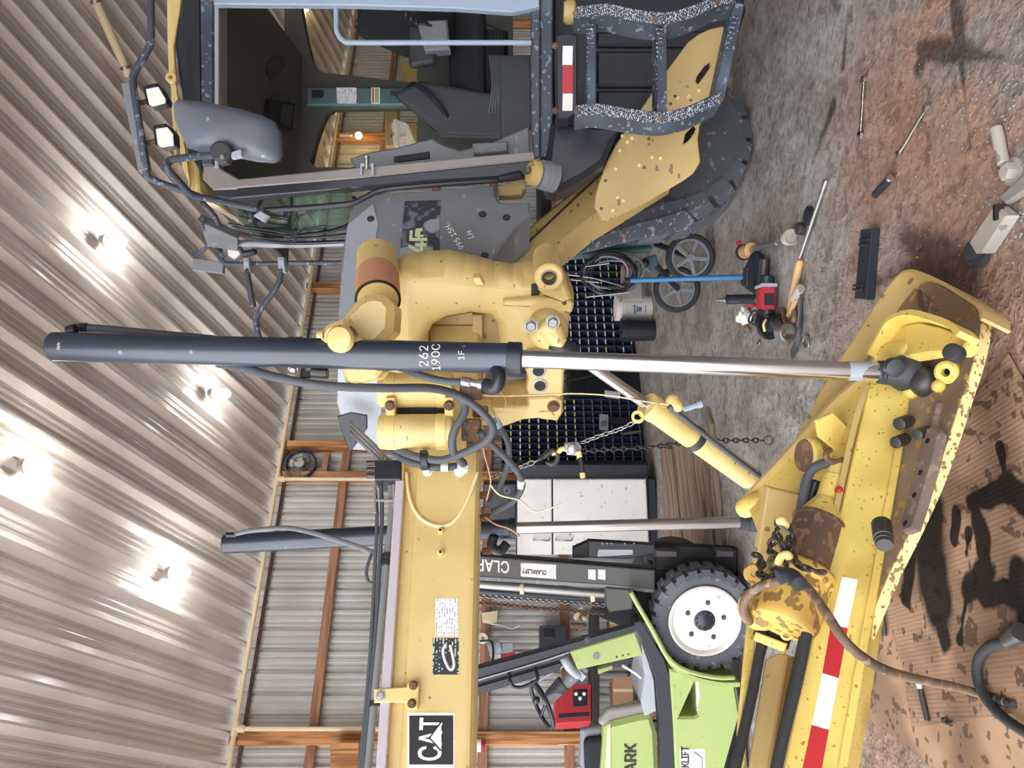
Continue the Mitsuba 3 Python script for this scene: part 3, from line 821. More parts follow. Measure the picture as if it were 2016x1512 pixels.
# yellow guard plate with its slots
PN = unit(V(-.05, -1, .1))
Pp = W(1290, 250, 4.15)
PL = lambda pts, off=0.0: [onp(x, y, Pp + PN * off, PN) for x, y in pts]
plate = ((1170, 408), (1172, 385), (1179, 360), (1193, 322), (1211, 286), (1238, 248), (1262, 215), (1283, 183), (1310, 143), (1334, 110), (1354, 83), (1375, 67), (1397, 57), (1423, 51), (1428, 60), (1415, 110), (1402, 170), (1390, 215), (1378, 245), (1374, 275), (1376, 293),
         (1379, 318), (1366, 340), (1345, 355), (1299, 382), (1249, 410), (1199, 434), (1184, 432))
k = part(g, 'guard_plate', prism(PL(plate), -PN * .025, .005, [PL(((1345, 283), (1350, 262), (1366, 246), (1370, 252), (1366, 262), (1354, 278))), PL(((1370, 160), (1372, 150), (1388, 128), (1398, 122), (1398, 132), (1386, 150), (1374, 165)))]), 'm_yellow_dirty_shaded', 30)
for x, y in ((1212, 333), (1216, 389), (1284, 310), (1225, 268), (1235, 280), (1220, 297), (1244, 272), (1290, 260), (1227, 395), (1206, 415), (1258, 326), (1300, 312), (1335, 193), (1356, 190), (1376, 178)):
    part(k, 'rivet', bolt(PL(((x, y),))[0], PN, .010, .008, False), 'm_yellow_flat', False)
for x, y in ((1184, 411), (1268, 330), (1277, 274), (1192, 356), (1320, 205), (1329, 190), (1360, 198), (1308, 212)):
    part(k, 'rivet', bolt(PL(((x, y),), -.004)[0], PN, .009, .006, False), 'm_rust', False)
# dark tank and bodywork behind the ladder
TD = 4.45
k = part(g, 'fuel_tank', prism(DP(((1086, -120), (1330, -120), (1455, -60), (1470, 20), (1440, 110), (1300, 232), (1086, 240)), TD), TOW * .5, .02), 'm_black', False)
for x0, x1, y0, y1 in ((1175, 1290, 62, 90), (1175, 1290, 100, 170), (1175, 1290, 178, 222), (1310, 1420, 90, 60)):
    part(k, 'pressed_panel', prism(DP(((x0, y0), (x1, y0), (x1, y1), (x0, y1)), TD - .03), TOW * .03, .012), 'm_black', False)
part(g, 'filler_tube', prism(DP(((1084, 242), (1100, 236), (1222, 248), (1216, 262), (1190, 322), (1150, 350), (1098, 378), (1080, 372), (1070, 350)), 4.02), TOW * .25, .03, (), .01), 'm_black', 40)
fa, fb = W(1092, 350, 4.0), W(1058, 342, 3.96)
k = part(g, 'filler_neck', lathe(fa, fb - fa, [(0, .075), (.025, .075), (.027, .07), (.03, .075), (.055, .075), (.058, .07), (.06, .074), (.085, .072), (.09, .06)], 32), 'm_gray', 40)
part(k, 'filler_cap', lathe(fb, fb - fa, [(0, .066), (.03, .064), (.036, .05), (.045, .05), (.05, .03)], 12), 'm_yellow_dirty_shaded', 30)
part(k, 'cap_lock', box(fb + unit(fb - fa) * .055 - TOW * .02, V(.03, 0, .0), V(0, .03, 0), V(0, 0, .03)), 'm_dark_steel', False)
part(g, 'notch_bracket', prism(DP(((980, 366), (1030, 350), (1036, 372), (1028, 384), (982, 386)), 4.2), TOW * .1, .004), 'm_yellow_dirty_shaded', False)

# ladder: side straps of chequered rubber, rungs, top bracket with tape
def speck(p, n, uv):
    s = noise(p.x * 260, p.y * 260, p.z * 260)
    return mix(C3('#23272f'), C3('#a9b2bd'), smoothstep(.56, .66, s))


mat('m_speckled', mikit.proc(speck), .6)


def ribbon(P, out, w, t):
    """A strap along P, "w" wide in the direction "out" and t thick."""
    P = spline(P, 6)
    tg = np.gradient(P, axis=0)
    tg /= np.linalg.norm(tg, axis=1, keepdims=True)
    o = unit(out)
    n = np.cross(tg, o)
    n /= np.linalg.norm(n, axis=1, keepdims=True)
    cs = np.stack([P + a * w / 2 * o + b * t / 2 * n for a, b in ((-1, -1), (1, -1), (1, 1), (-1, 1))], 1)
    return rings(P, cs)


LD = 3.85
lk = number(g + '__ladder')
labels[lk] = {'label': 'black access ladder with three steps'}
for a, b, w_ in (((1447, 22), (1408, 204), .05), ((1162, 36), (1162, 226), .04), ((1298, 50), (1298, 236), .045)):
    part(lk, 'step', bar(W(*a, LD), W(*b, LD - .05), w_, .14, TOW), 'm_black_scuffed', False)
for pts in (((1132, 232), (1171, 228), (1235, 238), (1295, 244), (1342, 236), (1378, 221), (1410, 205)), ((1130, 42), (1188, 36), (1235, 45), (1283, 52), (1319, 50), (1366, 36), (1402, 19), (1440, 10))):
    P = [W(x, y, LD - .06) for x, y in pts]
    kk = part(lk, 'side_strap', ribbon(P, V(.3, -1, 0), .15, .03), 'm_black_scuffed', 40)
    part(lk, 'strap_face', ribbon([p - TOW * .078 + V(.004, 0, 0) for p in P], V(1, -.25, 0), .05, .008), 'm_speckled', 40)
    for i in (0, 3, 6):
        part(lk, 'strap_bolt', bolt(P[min(i, len(P) - 1)] - TOW * .082, -TOW, .010, .01), 'm_rust', False)
for y0, x in ((0, 0),):
    pass
kk = part(lk, 'top_bracket', prism(DP(((1094, 74), (1098, 68), (1120, 64), (1137, 70), (1137, 222), (1120, 232), (1097, 232)), LD - .02), TOW * .14, .006), 'm_black', False)
for y0, y1, m in ((90, 128, 'm_white_flat'), (128, 184, 'm_red'), (184, 218, 'm_white')):
    part(lk, 'tape', prism(DP(((1108, y0), (1128, y0), (1127, y1), (1107, y1)), LD - .022), TOW * .002), m, False)
for y in (90, 218):
    part(lk, 'bracket_bolt', bolt(W(1093, y, LD - .02), -TOW, .012, .012), 'm_rust', False)
for x, w in ((1162, .03), (1298, .03)):
    part(lk, 'step_tread', join(*[cyl(W(x - 7, y, LD - .085), W(x + 7, y, LD - .085), .006, sides=6) for y in range(48, 226, 9)]), 'm_speckled', False, None, 'stuff')
part(lk, 'bottom_tread', join(*[cyl(W(1441 - i * 2.2, 34 + i * 10, LD - .09), W(1452 - i * 2.2, 36 + i * 10, LD - .09), .006, sides=6) for i in range(17)]), 'm_speckled', False, None, 'stuff')
part(g, 'yellow_drum', lathe(W(1110, 24, 4.1), V(0, 0, -1), [(0, .05), (.02, .06), (.05, .06), (.06, .05)], 24), 'm_yellow_dirty_shaded', 40)

# ------------------------------------------------ tyre seen behind the guard plate
def make_tyre(c, axis, R, w, rim, lugs, depth, lw, chev, sides=64):
    """Tyre body and its tread blocks: outside radius R, width w, lug rows on both shoulders."""
    n = unit(axis)
    a, b = UP, unit(np.cross(n, UP))
    prof = [(-w / 2 * .8, rim), (-w / 2 * .95, rim + .02), (-w / 2, rim + (R - rim) * .45), (-w / 2 * .97, R - depth * 2.2), (-w / 2 * .86, R - depth), (0, R - depth * .9), (w / 2 * .86, R - depth), (w / 2 * .97, R - depth * 2.2), (w / 2, rim + (R - rim) * .45), (w / 2 * .95, rim + .02), (w / 2 * .8, rim)]
    body = lathe(c, n, prof, sides, False)
    th = 2 * np.pi / lugs
    ms = []
    for side in (-1, 1):
        for i in range(lugs):
            t0 = i * th + (0 if side > 0 else th / 2)
            v = []
            for (z, r, dt) in ((.04, R, chev), (.86, R - .002, 0), (1.0, R - depth * 1.9, 0), (.04, R - depth * 1.3, chev), (.86, R - depth * 1.6, 0), (.96, R - depth * 3, 0)):
                for q in (-1, 1):
                    ang = t0 + dt * th + q * th * lw * .5
                    v.append(c + n * (side * w / 2 * z) + r * (np.cos(ang) * a + np.sin(ang) * b))
            ms.append(trimesh.convex.convex_hull(np.array(v)))
    return body, ms


tc, tn = W(1262, 286, 5.45), unit(V(.42, -.9, 0))
tc[2] = .705
tk = part(g, 'rear_tyre', *(lambda r: (r[0],))(make_tyre(tc, tn, .705, .36, .33, 22, .042, .78, .5)), 'm_tyre', 40)
for m in make_tyre(tc, tn, .705, .36, .33, 22, .042, .78, .5)[1]:
    part(tk, 'tread_block', m, 'm_tyre', False)
part(tk, 'rim', lathe(tc + tn * .0, tn, [(-.1, .06), (.02, .1), (.04, .22), (.10, .27), (.16, .34)], 40), 'm_black', 40)
# scuffed mudguard straps in front of it
for i, (q, D) in enumerate((((( 1102, 475), (1240, 420), (1345, 388), (1360, 398), (1352, 412), (1220, 448), (1100, 492)), 4.75), (((1105, 490), (1225, 448), (1352, 412), (1368, 430), (1362, 450), (1240, 474), (1125, 503)), 4.7))):
    kk = part(g, 'mudguard_strap', prism(DP(q, D), TOW * .04, .006), 'm_black_scuffed', False)
    for x, y in ((1130, 490), (1228, 438), (1228, 462), (1350, 420)):
        if i == 1 and y > 450 or i == 0 and y < 450:
            part(kk, 'bolt', bolt(W(x, y, D), -TOW, .014, .008), 'm_rust', False)

# ------------------------------------------------ cab shell
cab = part(g, 'cab', prism(DP(((392, -90), (432, -90), (432, 330), (470, 352), (466, 372), (420, 374), (398, 352)), CD), TOW * .12, .008), 'm_frame_gray', False, 'grey operator cab, door frame open')
part(cab, 'header_rail', prism(DP(((393, -90), (419, -90), (419, 325), (397, 325)), CD - .025), TOW * .03, .006), 'm_black_scuffed', False)
part(cab, 'header_strip', prism(DP(((421, -90), (430, -90), (430, 330), (422, 330)), CD - .012), TOW * .02, .003), 'm_gray_light', False)
part(cab, 'roof_skirt', prism(DP(((355, -90), (351, 20), (343, 85), (349, 140), (358, 200), (368, 300), (400, 345), (398, -90)), CD - .01), TOW * .1, .02), 'm_black', False)
part(cab, 'roof', prism([W(322, -110, CD - .03), W(326, 60, CD - .03), (W(330, 140, CD - .03)), W(362, 330, CD), W(376, 362, CD), W(380, 385, CD + .05), W(350, 330, CD), W(348, 200, CD - .02), W(339, 85, CD - .03), W(352, 0, CD - .03), W(356, -110, CD - .03)], TOW * .03, .004), 'm_yellow', False)
zr = H + (1008 - 348) / F * CD
part(cab, 'lifting_eye', pipe_ring(W(336, 152, CD - .05), TOW, .012, .028, .02, 20), 'm_yellow')
part(cab, 'roof_panel', prism([V(x, y, z) for x, y, z in ((.98, CD + .02, 3.27), (2.3, CD + .02, 3.36), (2.3, 5.7, 3.36), (.98, 5.3, 3.28))], V(0, 0, -.06), .01), 'm_yellow', False)
part(cab, 'headliner', prism([V(x, y, z) for x, y, z in ((1.0, CD + .05, 3.10), (2.3, CD + .05, 3.12), (2.3, 5.6, 3.06), (.78, 5.2, 3.06))], V(0, 0, .06), .01), 'm_headliner', False)
hl = lambda x, y, o=0.0: onp(x, y, V(1.5, 4.8, 3.085 - o), V(0, .035, 1))
part(cab, 'speaker', prism([hl(x, y, .005) for x, y in ((528, 125), (545, 108), (558, 112), (562, 130), (548, 150), (534, 158), (524, 142))], UP * .02, .004), 'm_black', False)
part(cab, 'radio', prism([hl(x, y, .03) for x, y in ((532, 195), (582, 205), (576, 258), (550, 250), (528, 225))], UP * .05, .006), 'm_dark', False)
part(cab, 'radio_face', prism([hl(x, y, .034) for x, y in ((558, 206), (578, 207), (572, 250), (552, 240))], UP * .006, .002), 'm_plastic', False)
# far side with its two windows
FD = 5.55
far = ((560, -120), (560, 345), (600, 352), (1010, 352), (1010, -120))
wa = ((580, -60), (600, 60), (612, 110), (625, 138), (640, 143), (726, 153), (822, 164), (822, -60))
wb = ((655, 212), (822, 209), (822, 292), (790, 300), (690, 330), (622, 329), (611, 319), (620, 280), (632, 245), (642, 222))
part(cab, 'far_side', prism(DP(far, FD), TOW * .1, 0, [DP(wa, FD), DP(wb, FD)]), 'm_headliner', False)
for nm, pl in (('window', wa), ('window', wb)):
    part(cab, nm, prism(DP(pl, FD + .05), TOW * .006), 'm_glass', False)
k = part(cab, 'far_pillar', prism(DP(((603, 171), (822, 172), (822, 206), (603, 207)), FD - .04), TOW * .06, .01), 'm_teal', False)
part(k, 'sticker', prism(DP(((662, 172), (702, 172), (702, 204), (664, 204)), FD - .043), TOW * .002), 'm_label_white', False)
kk = part(k, 'sticker', prism(DP(((731, 172), (748, 172), (748, 204), (731, 204)), FD - .043), TOW * .002), 'm_white_flat', False)
part(k, 'sticker_stripe', prism(DP(((733, 174), (736, 174), (736, 202), (733, 202)), FD - .045), TOW * .002), 'm_red_flat', False)
part(k, 'sticker_stripe', prism(DP(((738, 174), (746, 174), (746, 202), (738, 202)), FD - .045), TOW * .002), 'm_lime', False)
part(k, 'slot', prism(DP(((613, 177), (637, 177), (638, 186), (634, 192), (614, 192)), FD - .043), TOW * .004), 'm_dark', False)
part(k, 'grip', prism(DP(((768, 180), (815, 184), (815, 196), (770, 190)), FD - .06), TOW * .03, .006), 'm_plastic', False)
# near front pillar: grey-brown frame and black seal
part(cab, 'front_pillar', prism(DP(((420, 357), (720, 328), (1045, 298), (1064, 300), (1064, 314), (720, 349), (418, 374)), CD), TOW * .1, .006), 'm_frame_gray', False)
part(cab, 'pillar_seal', prism(DP(((418, 374), (720, 349), (1064, 314), (1064, 332), (1036, 345), (850, 356), (705, 369), (455, 391), (425, 386)), CD + .01), TOW * .09, .006), 'm_black', False)
k = part(cab, 'door_catch', prism(DP(((709, 321), (736, 321), (736, 344), (731, 344), (731, 327), (713, 327), (713, 344), (709, 344)), CD - .02), TOW * .04, .002), 'm_gray_light', False)
part(k, 'striker', lathe(W(722, 325, CD - .03), V(.9, -.2, 0), [(-.02, .012), (.03, .012), (.034, .016), (.046, .016), (.05, .01)], 14), 'm_steel', 30)
# front windscreen turned away to the left
Q0, Q1 = V(1.0, 4.12, 0), V(.80, 4.80, 0)
QN = unit(np.cross(Q1 - Q0, UP))
FP = lambda pts, off=0.0: [onp(x, y, Q0 + QN * off, QN) for x, y in pts]
part(cab, 'windscreen', prism(FP(((470, 392), (690, 371), (697, 392), (697, 425), (682, 440), (640, 452), (560, 462), (470, 440))), QN * .006), 'm_green_glass', False)
part(cab, 'windscreen_frame', join(tube(FP(((455, 462), (560, 470), (640, 466), (692, 460))), .008, 4, 8), tube(FP(((450, 455), (560, 478), (690, 475))), .012, 4, 8), tube(FP(((697, 390), (698, 428), (684, 444), (640, 457), (560, 466))), .012, 5, 8)), 'm_black', True)
part(cab, 'windscreen_sill', tube(FP(((450, 478), (560, 482), (690, 478))), .02, 4, 8), 'm_gray_light', True)
part(cab, 'far_front_pillar', prism(FP(((395, 420), (470, 455), (470, 480), (410, 470))), -QN * .05, .004), 'm_gray', False)
for a, b in ((((448, 440), (520, 452), (560, 458), (582, 462)), .006), (((460, 455), (530, 470), (575, 474)), .005), (((582, 452), (582, 478)), .008), (((582, 462), (600, 452), (640, 444)), .005), (((455, 446), (540, 461), (580, 466)), .004)):
    part(cab, 'wiper', tube(FP(a, -.05), b, 4, 6), 'm_black', True)
# sill and rear door post
part(cab, 'sill', prism(DP(((1046, -90), (1063, -90), (1063, 308), (1052, 312), (1046, 250)), CD - .02), TOW * .14, .005), 'm_black_scuffed', False)
part(cab, 'sill_beam', prism(DP(((1063, -90), (1088, -90), (1088, 240), (1080, 306), (1063, 310)), CD), TOW * .4, .006), 'm_black_scuffed', False)
part(cab, 'door_post', prism(DP(((420, -60), (1062, -60), (1062, 12), (1010, 24), (900, 16), (700, 10), (420, 8)), CD - .06), TOW * .05, .006), 'm_bluegray', False)
part(cab, 'grab_rail', tube(WD3(((662, -10, CD - .02), (662, 40, CD - .02), (664, 64, CD - .02), (676, 80, CD - .02), (700, 84, CD - .02), (850, 84, CD - .02), (1046, 84, CD - .02))), .0135, 6, 12), 'm_bluegray', True)
part(cab, 'floor_mat', prism([V(1.05, CD + .05, 1.44), V(2.3, CD + .05, 1.44), V(2.3, 5.5, 1.44), V(.85, 5.2, 1.44)], V(0, 0, -.06), .006), 'm_fabric', False)
part(cab, 'kick_panel', prism(DP(((985, 108), (1044, 108), (1046, 250), (1010, 285), (985, 282)), 4.5), TOW * .05, .006), 'm_plastic', False)
part(cab, 'dash_panel', prism(DP(((688, 312), (720, 300), (780, 290), (850, 272), (870, 284), (905, 296), (962, 282), (1042, 248), (1046, 305), (700, 332)), 4.35), TOW * .08, .01), 'm_gray', False)
part(cab, 'dash_tray', prism(DP(((775, 308), (845, 298), (846, 312), (776, 320)), 4.34), TOW * .02, .003), 'm_dark', False)
part(cab, 'dash_box', prism(DP(((930, 282), (998, 278), (1000, 298), (932, 303)), 4.3), TOW * .1, .006), 'm_gray', False)
st = part(cab, 'seat', hull([(W(900, 30, 4.9), .05), (W(900, 190, 4.9), .05), (W(940, 190, 4.8), .05), (W(940, 30, 4.8), .05), (W(900, 30, 5.3), .05), (W(900, 190, 5.3), .05), (W(940, 30, 5.3), .05), (W(940, 190, 5.3), .05)]), 'm_fabric', 40, 'black operator seat')
part(st, 'backrest', hull([(W(x, y, D), .05) for x, y in ((720, 20), (720, 60), (880, 5), (880, 90), (800, 96)) for D in (4.85, 5.2)]), 'm_fabric', 40)
part(st, 'armrest', hull([(W(x, y, 4.7), .03) for x, y in ((815, 60), (815, 125), (850, 118), (850, 60))]), 'm_plastic', 40)
part(st, 'suspension', prism(DP(((948, 40), (1000, 60), (1000, 180), (948, 170)), 4.85), TOW * .4, .02), 'm_black', False)
for i in range(7):
    part(st, 'bellows', tube(WD3(((952 + i * 6, 60, 4.83), (954 + i * 6, 120, 4.80), (952 + i * 6, 200, 4.83))), .012, 4, 8), 'm_fabric', True)
cn = part(cab, 'control_console', hull([(W(x, y, D), .03) for x, y in ((790, 190), (830, 170), (1000, 200), (1000, 265), (880, 262)) for D in (4.75, 5.3)]), 'm_plastic', 40)
part(cn, 'pod', prism(DP(((820, 40), (880, 38), (886, 96), (836, 100)), 4.62), TOW * .1, .01), 'm_gray', False)
for i in range(3):
    part(cn, 'lever', tube(WD3(((800 + i * 10, 28 + i * 8, 4.6), (830 + i * 8, 40 + i * 5, 4.62), (860, 50 + i * 4, 4.65))), .008, 5, 8), 'm_black', True)
    part(cn, 'knob', ball(W(800 + i * 10, 28 + i * 8, 4.6), .018, 2), 'm_black', True)
for i in range(5):
    part(cn, 'cable', tube(WD3(((965 + i * 5, 110, 4.7), (970 + i * 4, 170 + i * 4, 4.68), (962 + i * 6, 225, 4.72))), .009, 5, 8), 'm_hose', True)
part(cn, 'steering_wheel', pipe_ring(W(850, 215, 4.85), V(-.7, -.2, .7), .17, .195, .025, 40), 'm_black', 40)
part(cn, 'steering_column', cyl(W(850, 215, 4.85), W(960, 235, 4.9), .04, .05), 'm_plastic')
part(cn, 'hub', cyl(W(840, 215, 4.84), W(856, 216, 4.86), .05), 'm_black')
for x, y, x1, y1, D in ((758, 211, 784, 288, 6.2), (800, 240, 822, 300, 6.3), (790, 120, 822, 165, 6.2), (905, 245, 950, 285, 6.0)):
    part(g, 'far_bodywork', prism(DP(((x, y), (x1, y), (x1, y1), (x, y1)), D), TOW * .1, .01), 'm_yellow_dirty_shaded', False)

# ------------------------------------------------ mirror, lamps, rails in front of the cab
mp = ((344, 206), (350, 200), (360, 199), (406, 203), (478, 217), (522, 231), (544, 242), (556, 267), (558, 306), (552, 318), (540, 322), (506, 319), (450, 308), (394, 300), (372, 294), (358, 267), (346, 236))
MD = 3.55


def dome(P, away, h):
    """A shell with a rounded back: outline P, bulging by h against "away"."""
    P = np.asarray(P)
    c = P.mean(0)
    a = unit(away)
    cs = []
    for s, z in ((.93, -.02), (1, 0), (.985, .25), (.93, .5), (.8, .75), (.6, .9), (.3, .98), (.02, 1)):
        cs.append(c + (P - c) * s - a * h * z)
    return rings(P, np.array(cs))


mk = part(g, 'mirror', dome(rp := np.array([W(x, y, MD) for x, y in mp]), TOW, .085), 'm_mirror_shell', True, 'grey back of the near side mirror')
part(mk, 'clamp', join(lathe(W(437, 300, MD - .09), -TOW, [(0, .045), (.02, .045), (.025, .035)], 20), prism(DP(((424, 292), (446, 284), (456, 304), (446, 320), (430, 322)), MD - .1), TOW * .05, .006)), 'm_plastic', False)
part(mk, 'clamp_screw', bolt(W(437, 309, MD - .13), -TOW, .007, .006), 'm_steel', False)
part(mk, 'clamp_plate', prism(DP(((452, 300), (474, 293), (476, 308), (456, 312)), MD - .1), TOW * .03, .003), 'm_gray_light', False)
part(mk, 'arm', tube(WD3(((436, 306, MD - .08), (400, 307, MD - .06), (345, 313, MD), (331, 320, MD), (330, 332, MD), (350, 355, 3.65), (378, 383, 3.75), (415, 392, 3.8), (460, 402, 3.85), (510, 413, 3.9))), .0165, 6, 12), 'm_black_scuffed', True)
part(g, 'lamp_rail', tube(WD3(((297, -60, 3.7), (297, 0, 3.7), (297, 76, 3.7), (290, 100, 3.7), (266, 142, 3.7), (262, 165, 3.7), (275, 250, 3.7), (288, 338, 3.72), (304, 355, 3.74), (350, 372, 3.78), (390, 386, 3.82))), .0165, 6, 12), 'm_black_scuffed', True)
k = part(g, 'lamp_channel', prism(DP(((238, 163), (258, 161), (290, 332), (272, 338)), 3.7), TOW * .05, .003), 'm_gray', False)
part(k, 'worn_edge', prism(DP(((254, 170), (264, 172), (291, 325), (282, 330)), 3.69), TOW * .03, .003), 'm_black_scuffed', False)
for q in (((283, 172), (312, 166), (329, 195), (328, 204), (298, 212), (291, 208)), ((303, 250), (330, 246), (343, 262), (345, 288), (316, 293), (308, 288))):
    q = np.array(q)
    kk = part(g, 'work_lamp', prism([W(x - 4, y - 4, 3.72) for x, y in q], TOW * .09, .01, (), .006), 'm_black', False)
    part(kk, 'lens', prism([W(x, y, 3.712) for x, y in q.mean(0) + (q - q.mean(0)) * .86], TOW * .01, .003, (), .004), 'm_white_flat', False)
    part(kk, 'mount', cyl(W(*(q.mean(0) + [-14, 6]), 3.76), W(*(q.mean(0) + [-40, 12]), 3.74), .012, sides=10), 'm_rust')
part(g, 'front_rail', tube(WD3(((520, 414, 3.92), (600, 409, 3.94), (660, 404, 3.95), (697, 399, 3.95), (722, 387, 3.95), (757, 373, 3.95), (850, 364, 3.95), (980, 355, 3.97))), .0145, 6, 12), 'm_black', True)
part(g, 'rail_clamp', prism(DP(((498, 424), (512, 414), (528, 424), (518, 437)), 3.88), TOW * .04, .004), 'm_gray_light', False)
part(g, 'rail_foot', hull([(W(985, 352, 4.0), .02), (W(1020, 345, 4.02), .025)]), 'm_black', True)
# far mirror frame beyond the windscreen
FM = 4.7
part(g, 'far_mirror_rail', tube(WD3(((400, 400, 4.0), (425, 430, 4.3), (434, 463, FM), (433, 500, FM), (440, 515, FM), (458, 520, FM), (566, 518, FM), (680, 517, FM))), .014, 6, 12), 'm_black_scuffed', True)
for a, b in ((((478, 508), (489, 508), (492, 536), (481, 536)), ((486, 530), (492, 570), (499, 604))), (((546, 506), (558, 506), (562, 536), (548, 538)), ((553, 530), (552, 545), (541, 571), (506, 624), (511, 672)))):
    kk = part(g, 'mirror_arm', tube(WD3([(x, y, FM - .05) for x, y in b]), .017, 6, 10), 'm_black_scuffed', True)
    part(kk, 'clamp', prism(DP(a, FM - .06), TOW * .06, .004), 'm_gray_light', False)
    part(kk, 'bolt', join(*[bolt(W(a[0][0] + 6, y, FM - .06), -TOW, .008, .006) for y in (a[0][1] + 6, a[0][1] + 22)]), 'm_steel', False)
kk = part(g, 'far_lamp_bracket', prism(DP(((380, 508), (440, 516), (438, 538), (378, 532)), FM), TOW * .04, .003), 'm_gray', False)
part(kk, 'strut', join(bar(W(380, 506, FM), W(418, 480, FM), .02, .02, TOW), bar(W(418, 480, FM), W(440, 508, FM), .02, .02, TOW), bar(W(395, 430, 4.3), W(420, 482, FM), .02, .03, TOW)), 'm_black_scuffed', False)
kk = part(g, 'work_lamp', prism(DP(((444, 484), (468, 480), (478, 500), (462, 516), (446, 506)), FM + .02), TOW * .06, .006, (), .004), 'm_gray', False)
part(kk, 'lens', prism(DP(((447, 487), (465, 484), (473, 500), (461, 511), (449, 503)), FM + .012), TOW * .01, .002), 'm_white_flat', False)
part(kk, 'mount', hull([(W(480, 500, FM + .05), .02), (W(500, 496, FM + .05), .02)]), 'm_black', True)
# ---------------------------------------------------------------- the drawbar lying in front of the saddle
dbar = thing('drawbar', 'yellow grader drawbar with red and white reflector tape, its rounded end on the floor', 'drawbar')
BN, BP = unit(V(.456, -.08, 1)), V(.058, 2.54, .149)
B = lambda x, y, h=0.0: onp(x, y, BP + BN * h, BN)
BB = lambda pts, h=0.0: [B(x, y, h) for x, y in pts]


def chipped(base, under, thr):
    b, u = C3(base), C3(under)
    def fn(p, n, uv):
        s = fbm(p.x * 70, p.y * 70, p.z * 70, 2)
        return mix(b, u, smoothstep(thr, thr + .04, s))
    return mikit.proc(fn)


mat('m_chipped', chipped('#dfcb8c', '#8a6c48', .6), .6)
mat('m_grime_dark', worn('#75645a', '#574940', '#8f7d70', .6, .9, 1.5), .6)
mat('m_grimy', worn('#8d7a66', '#5f4d40', '#b7963f', .66, .9, 1.4), .6)
near = ((1700, 1250), (1730, 1180), (1760, 1112), (1800, 1032), (1840, 942), (1872, 852), (1898, 772), (1915, 722), (1930, 660), (1932, 628))
base = near + ((1922, 604), (1890, 582), (1850, 560), (1820, 546), (1792, 540), (1768, 552), (1736, 594), (1712, 632), (1666, 704), (1626, 770), (1600, 830), (1600, 960), (1640, 1100), (1670, 1240))
k = part(dbar, 'base_plate', prism(BB(base), -BN * .034, .004, [BB(((1716, 648), (1732, 612), (1764, 570), (1788, 556), (1784, 580), (1756, 616), (1738, 656))), BB(((1800, 562), (1820, 576), (1852, 612), (1856, 634), (1826, 628), (1806, 600)))]), 'm_grimy', False, 'grimy flat base with two dark openings')
part(dbar, 'base_edge', ribbon([q - BN * .017 for q in BB(near)], BN, .036, .006), 'm_chipped', 30, 'chipped pale yellow edge')
farc = ((1932, 628), (1926, 604), (1892, 580), (1852, 556), (1820, 541), (1790, 533), (1765, 545), (1730, 590), (1706, 628), (1660, 700), (1620, 765), (1590, 822), (1560, 876), (1535, 925))
part(dbar, 'skirt', ribbon([q - BN * .05 for q in BB(farc, .085)], BN, .10, .012), 'm_yellow_dirty_shaded', 40)
top = ((1459, 992), (1500, 948), (1544, 902), (1590, 850), (1634, 803), (1674, 770), (1704, 740), (1733, 692), (1752, 655), (1775, 640), (1808, 634), (1850, 644), (1888, 658), (1904, 672), (1890, 692), (1830, 694), (1775, 704), (1735, 728), (1712, 745), (1680, 850), (1650, 990), (1619, 1135), (1590, 1250), (1540, 1240), (1520, 1120), (1475, 1010))
part(dbar, 'top_plate', prism(BB(top, .10), -BN * .05, .006), 'm_yellow_bar', 30)
part(dbar, 'front_lip', ribbon([q + BN * .0 for q in BB(((1722, 704), (1738, 676), (1756, 645), (1775, 630), (1808, 623), (1850, 633), (1888, 648), (1906, 666)), .12)], BN, .07, .02), 'm_yellow_bar', 40)
part(dbar, 'side_lip', ribbon(BB(((1462, 990), (1544, 902), (1634, 803), (1704, 740), (1726, 705)), .108), BN, .03, .018), 'm_yellow_dirty_shaded', 40)
part(dbar, 'rolled_end', hull([(B(1468, 1000, .09), .045), (B(1490, 985, .09), .035)]), 'm_yellow_bar', True)
# box beam carrying the tape
bq = [W(1712, 742, 2.88), W(1797, 742, 2.80), W(1663, 1540, 2.24), W(1533, 1540, 2.32)]
bn = unit(np.cross(bq[1] - bq[0], bq[3] - bq[0]))
bn = bn if bn[1] < 0 else -bn
bk = part(dbar, 'near_beam', prism(bq, -bn * .17, .008), 'm_yellow_bar', 30)
BF = lambda x, y, o=.0: onp(x, y, bq[0] + bn * o, bn)
part(bk, 'upper_flange', ribbon([BF(1708, 760, .004), BF(1680, 850, .004), BF(1619, 1135, .004), BF(1538, 1520, .004)], np.cross(bn, bq[3] - bq[0]), .018, .014), 'm_yellow_dirty_shaded', 40)
part(bk, 'lower_flange', ribbon([BF(1775, 860, .004), BF(1727, 1130, .004), BF(1700, 1280, .006), BF(1659, 1520, .006)], np.cross(bn, bq[3] - bq[0]), .022, .02), 'm_yellow_bar', 40)
tq = ((1658, 1135), (1689, 1141)), ((1636, 1229), (1669, 1237)), ((1619, 1325), (1651, 1335)), ((1598, 1427), (1632, 1437)), ((1575, 1535), (1612, 1545))
for i in range(4):
    (a, b), (c, d) = tq[i], tq[i + 1]
    part(bk, 'reflector_tape', prism([BF(*a, .0015), BF(*b, .0015), BF(*d, .0015), BF(*c, .0015)], -bn * .0015), 'm_white_flat' if i % 2 == 0 else 'm_red_flat', False, 'white tape' if i % 2 == 0 else 'red tape')
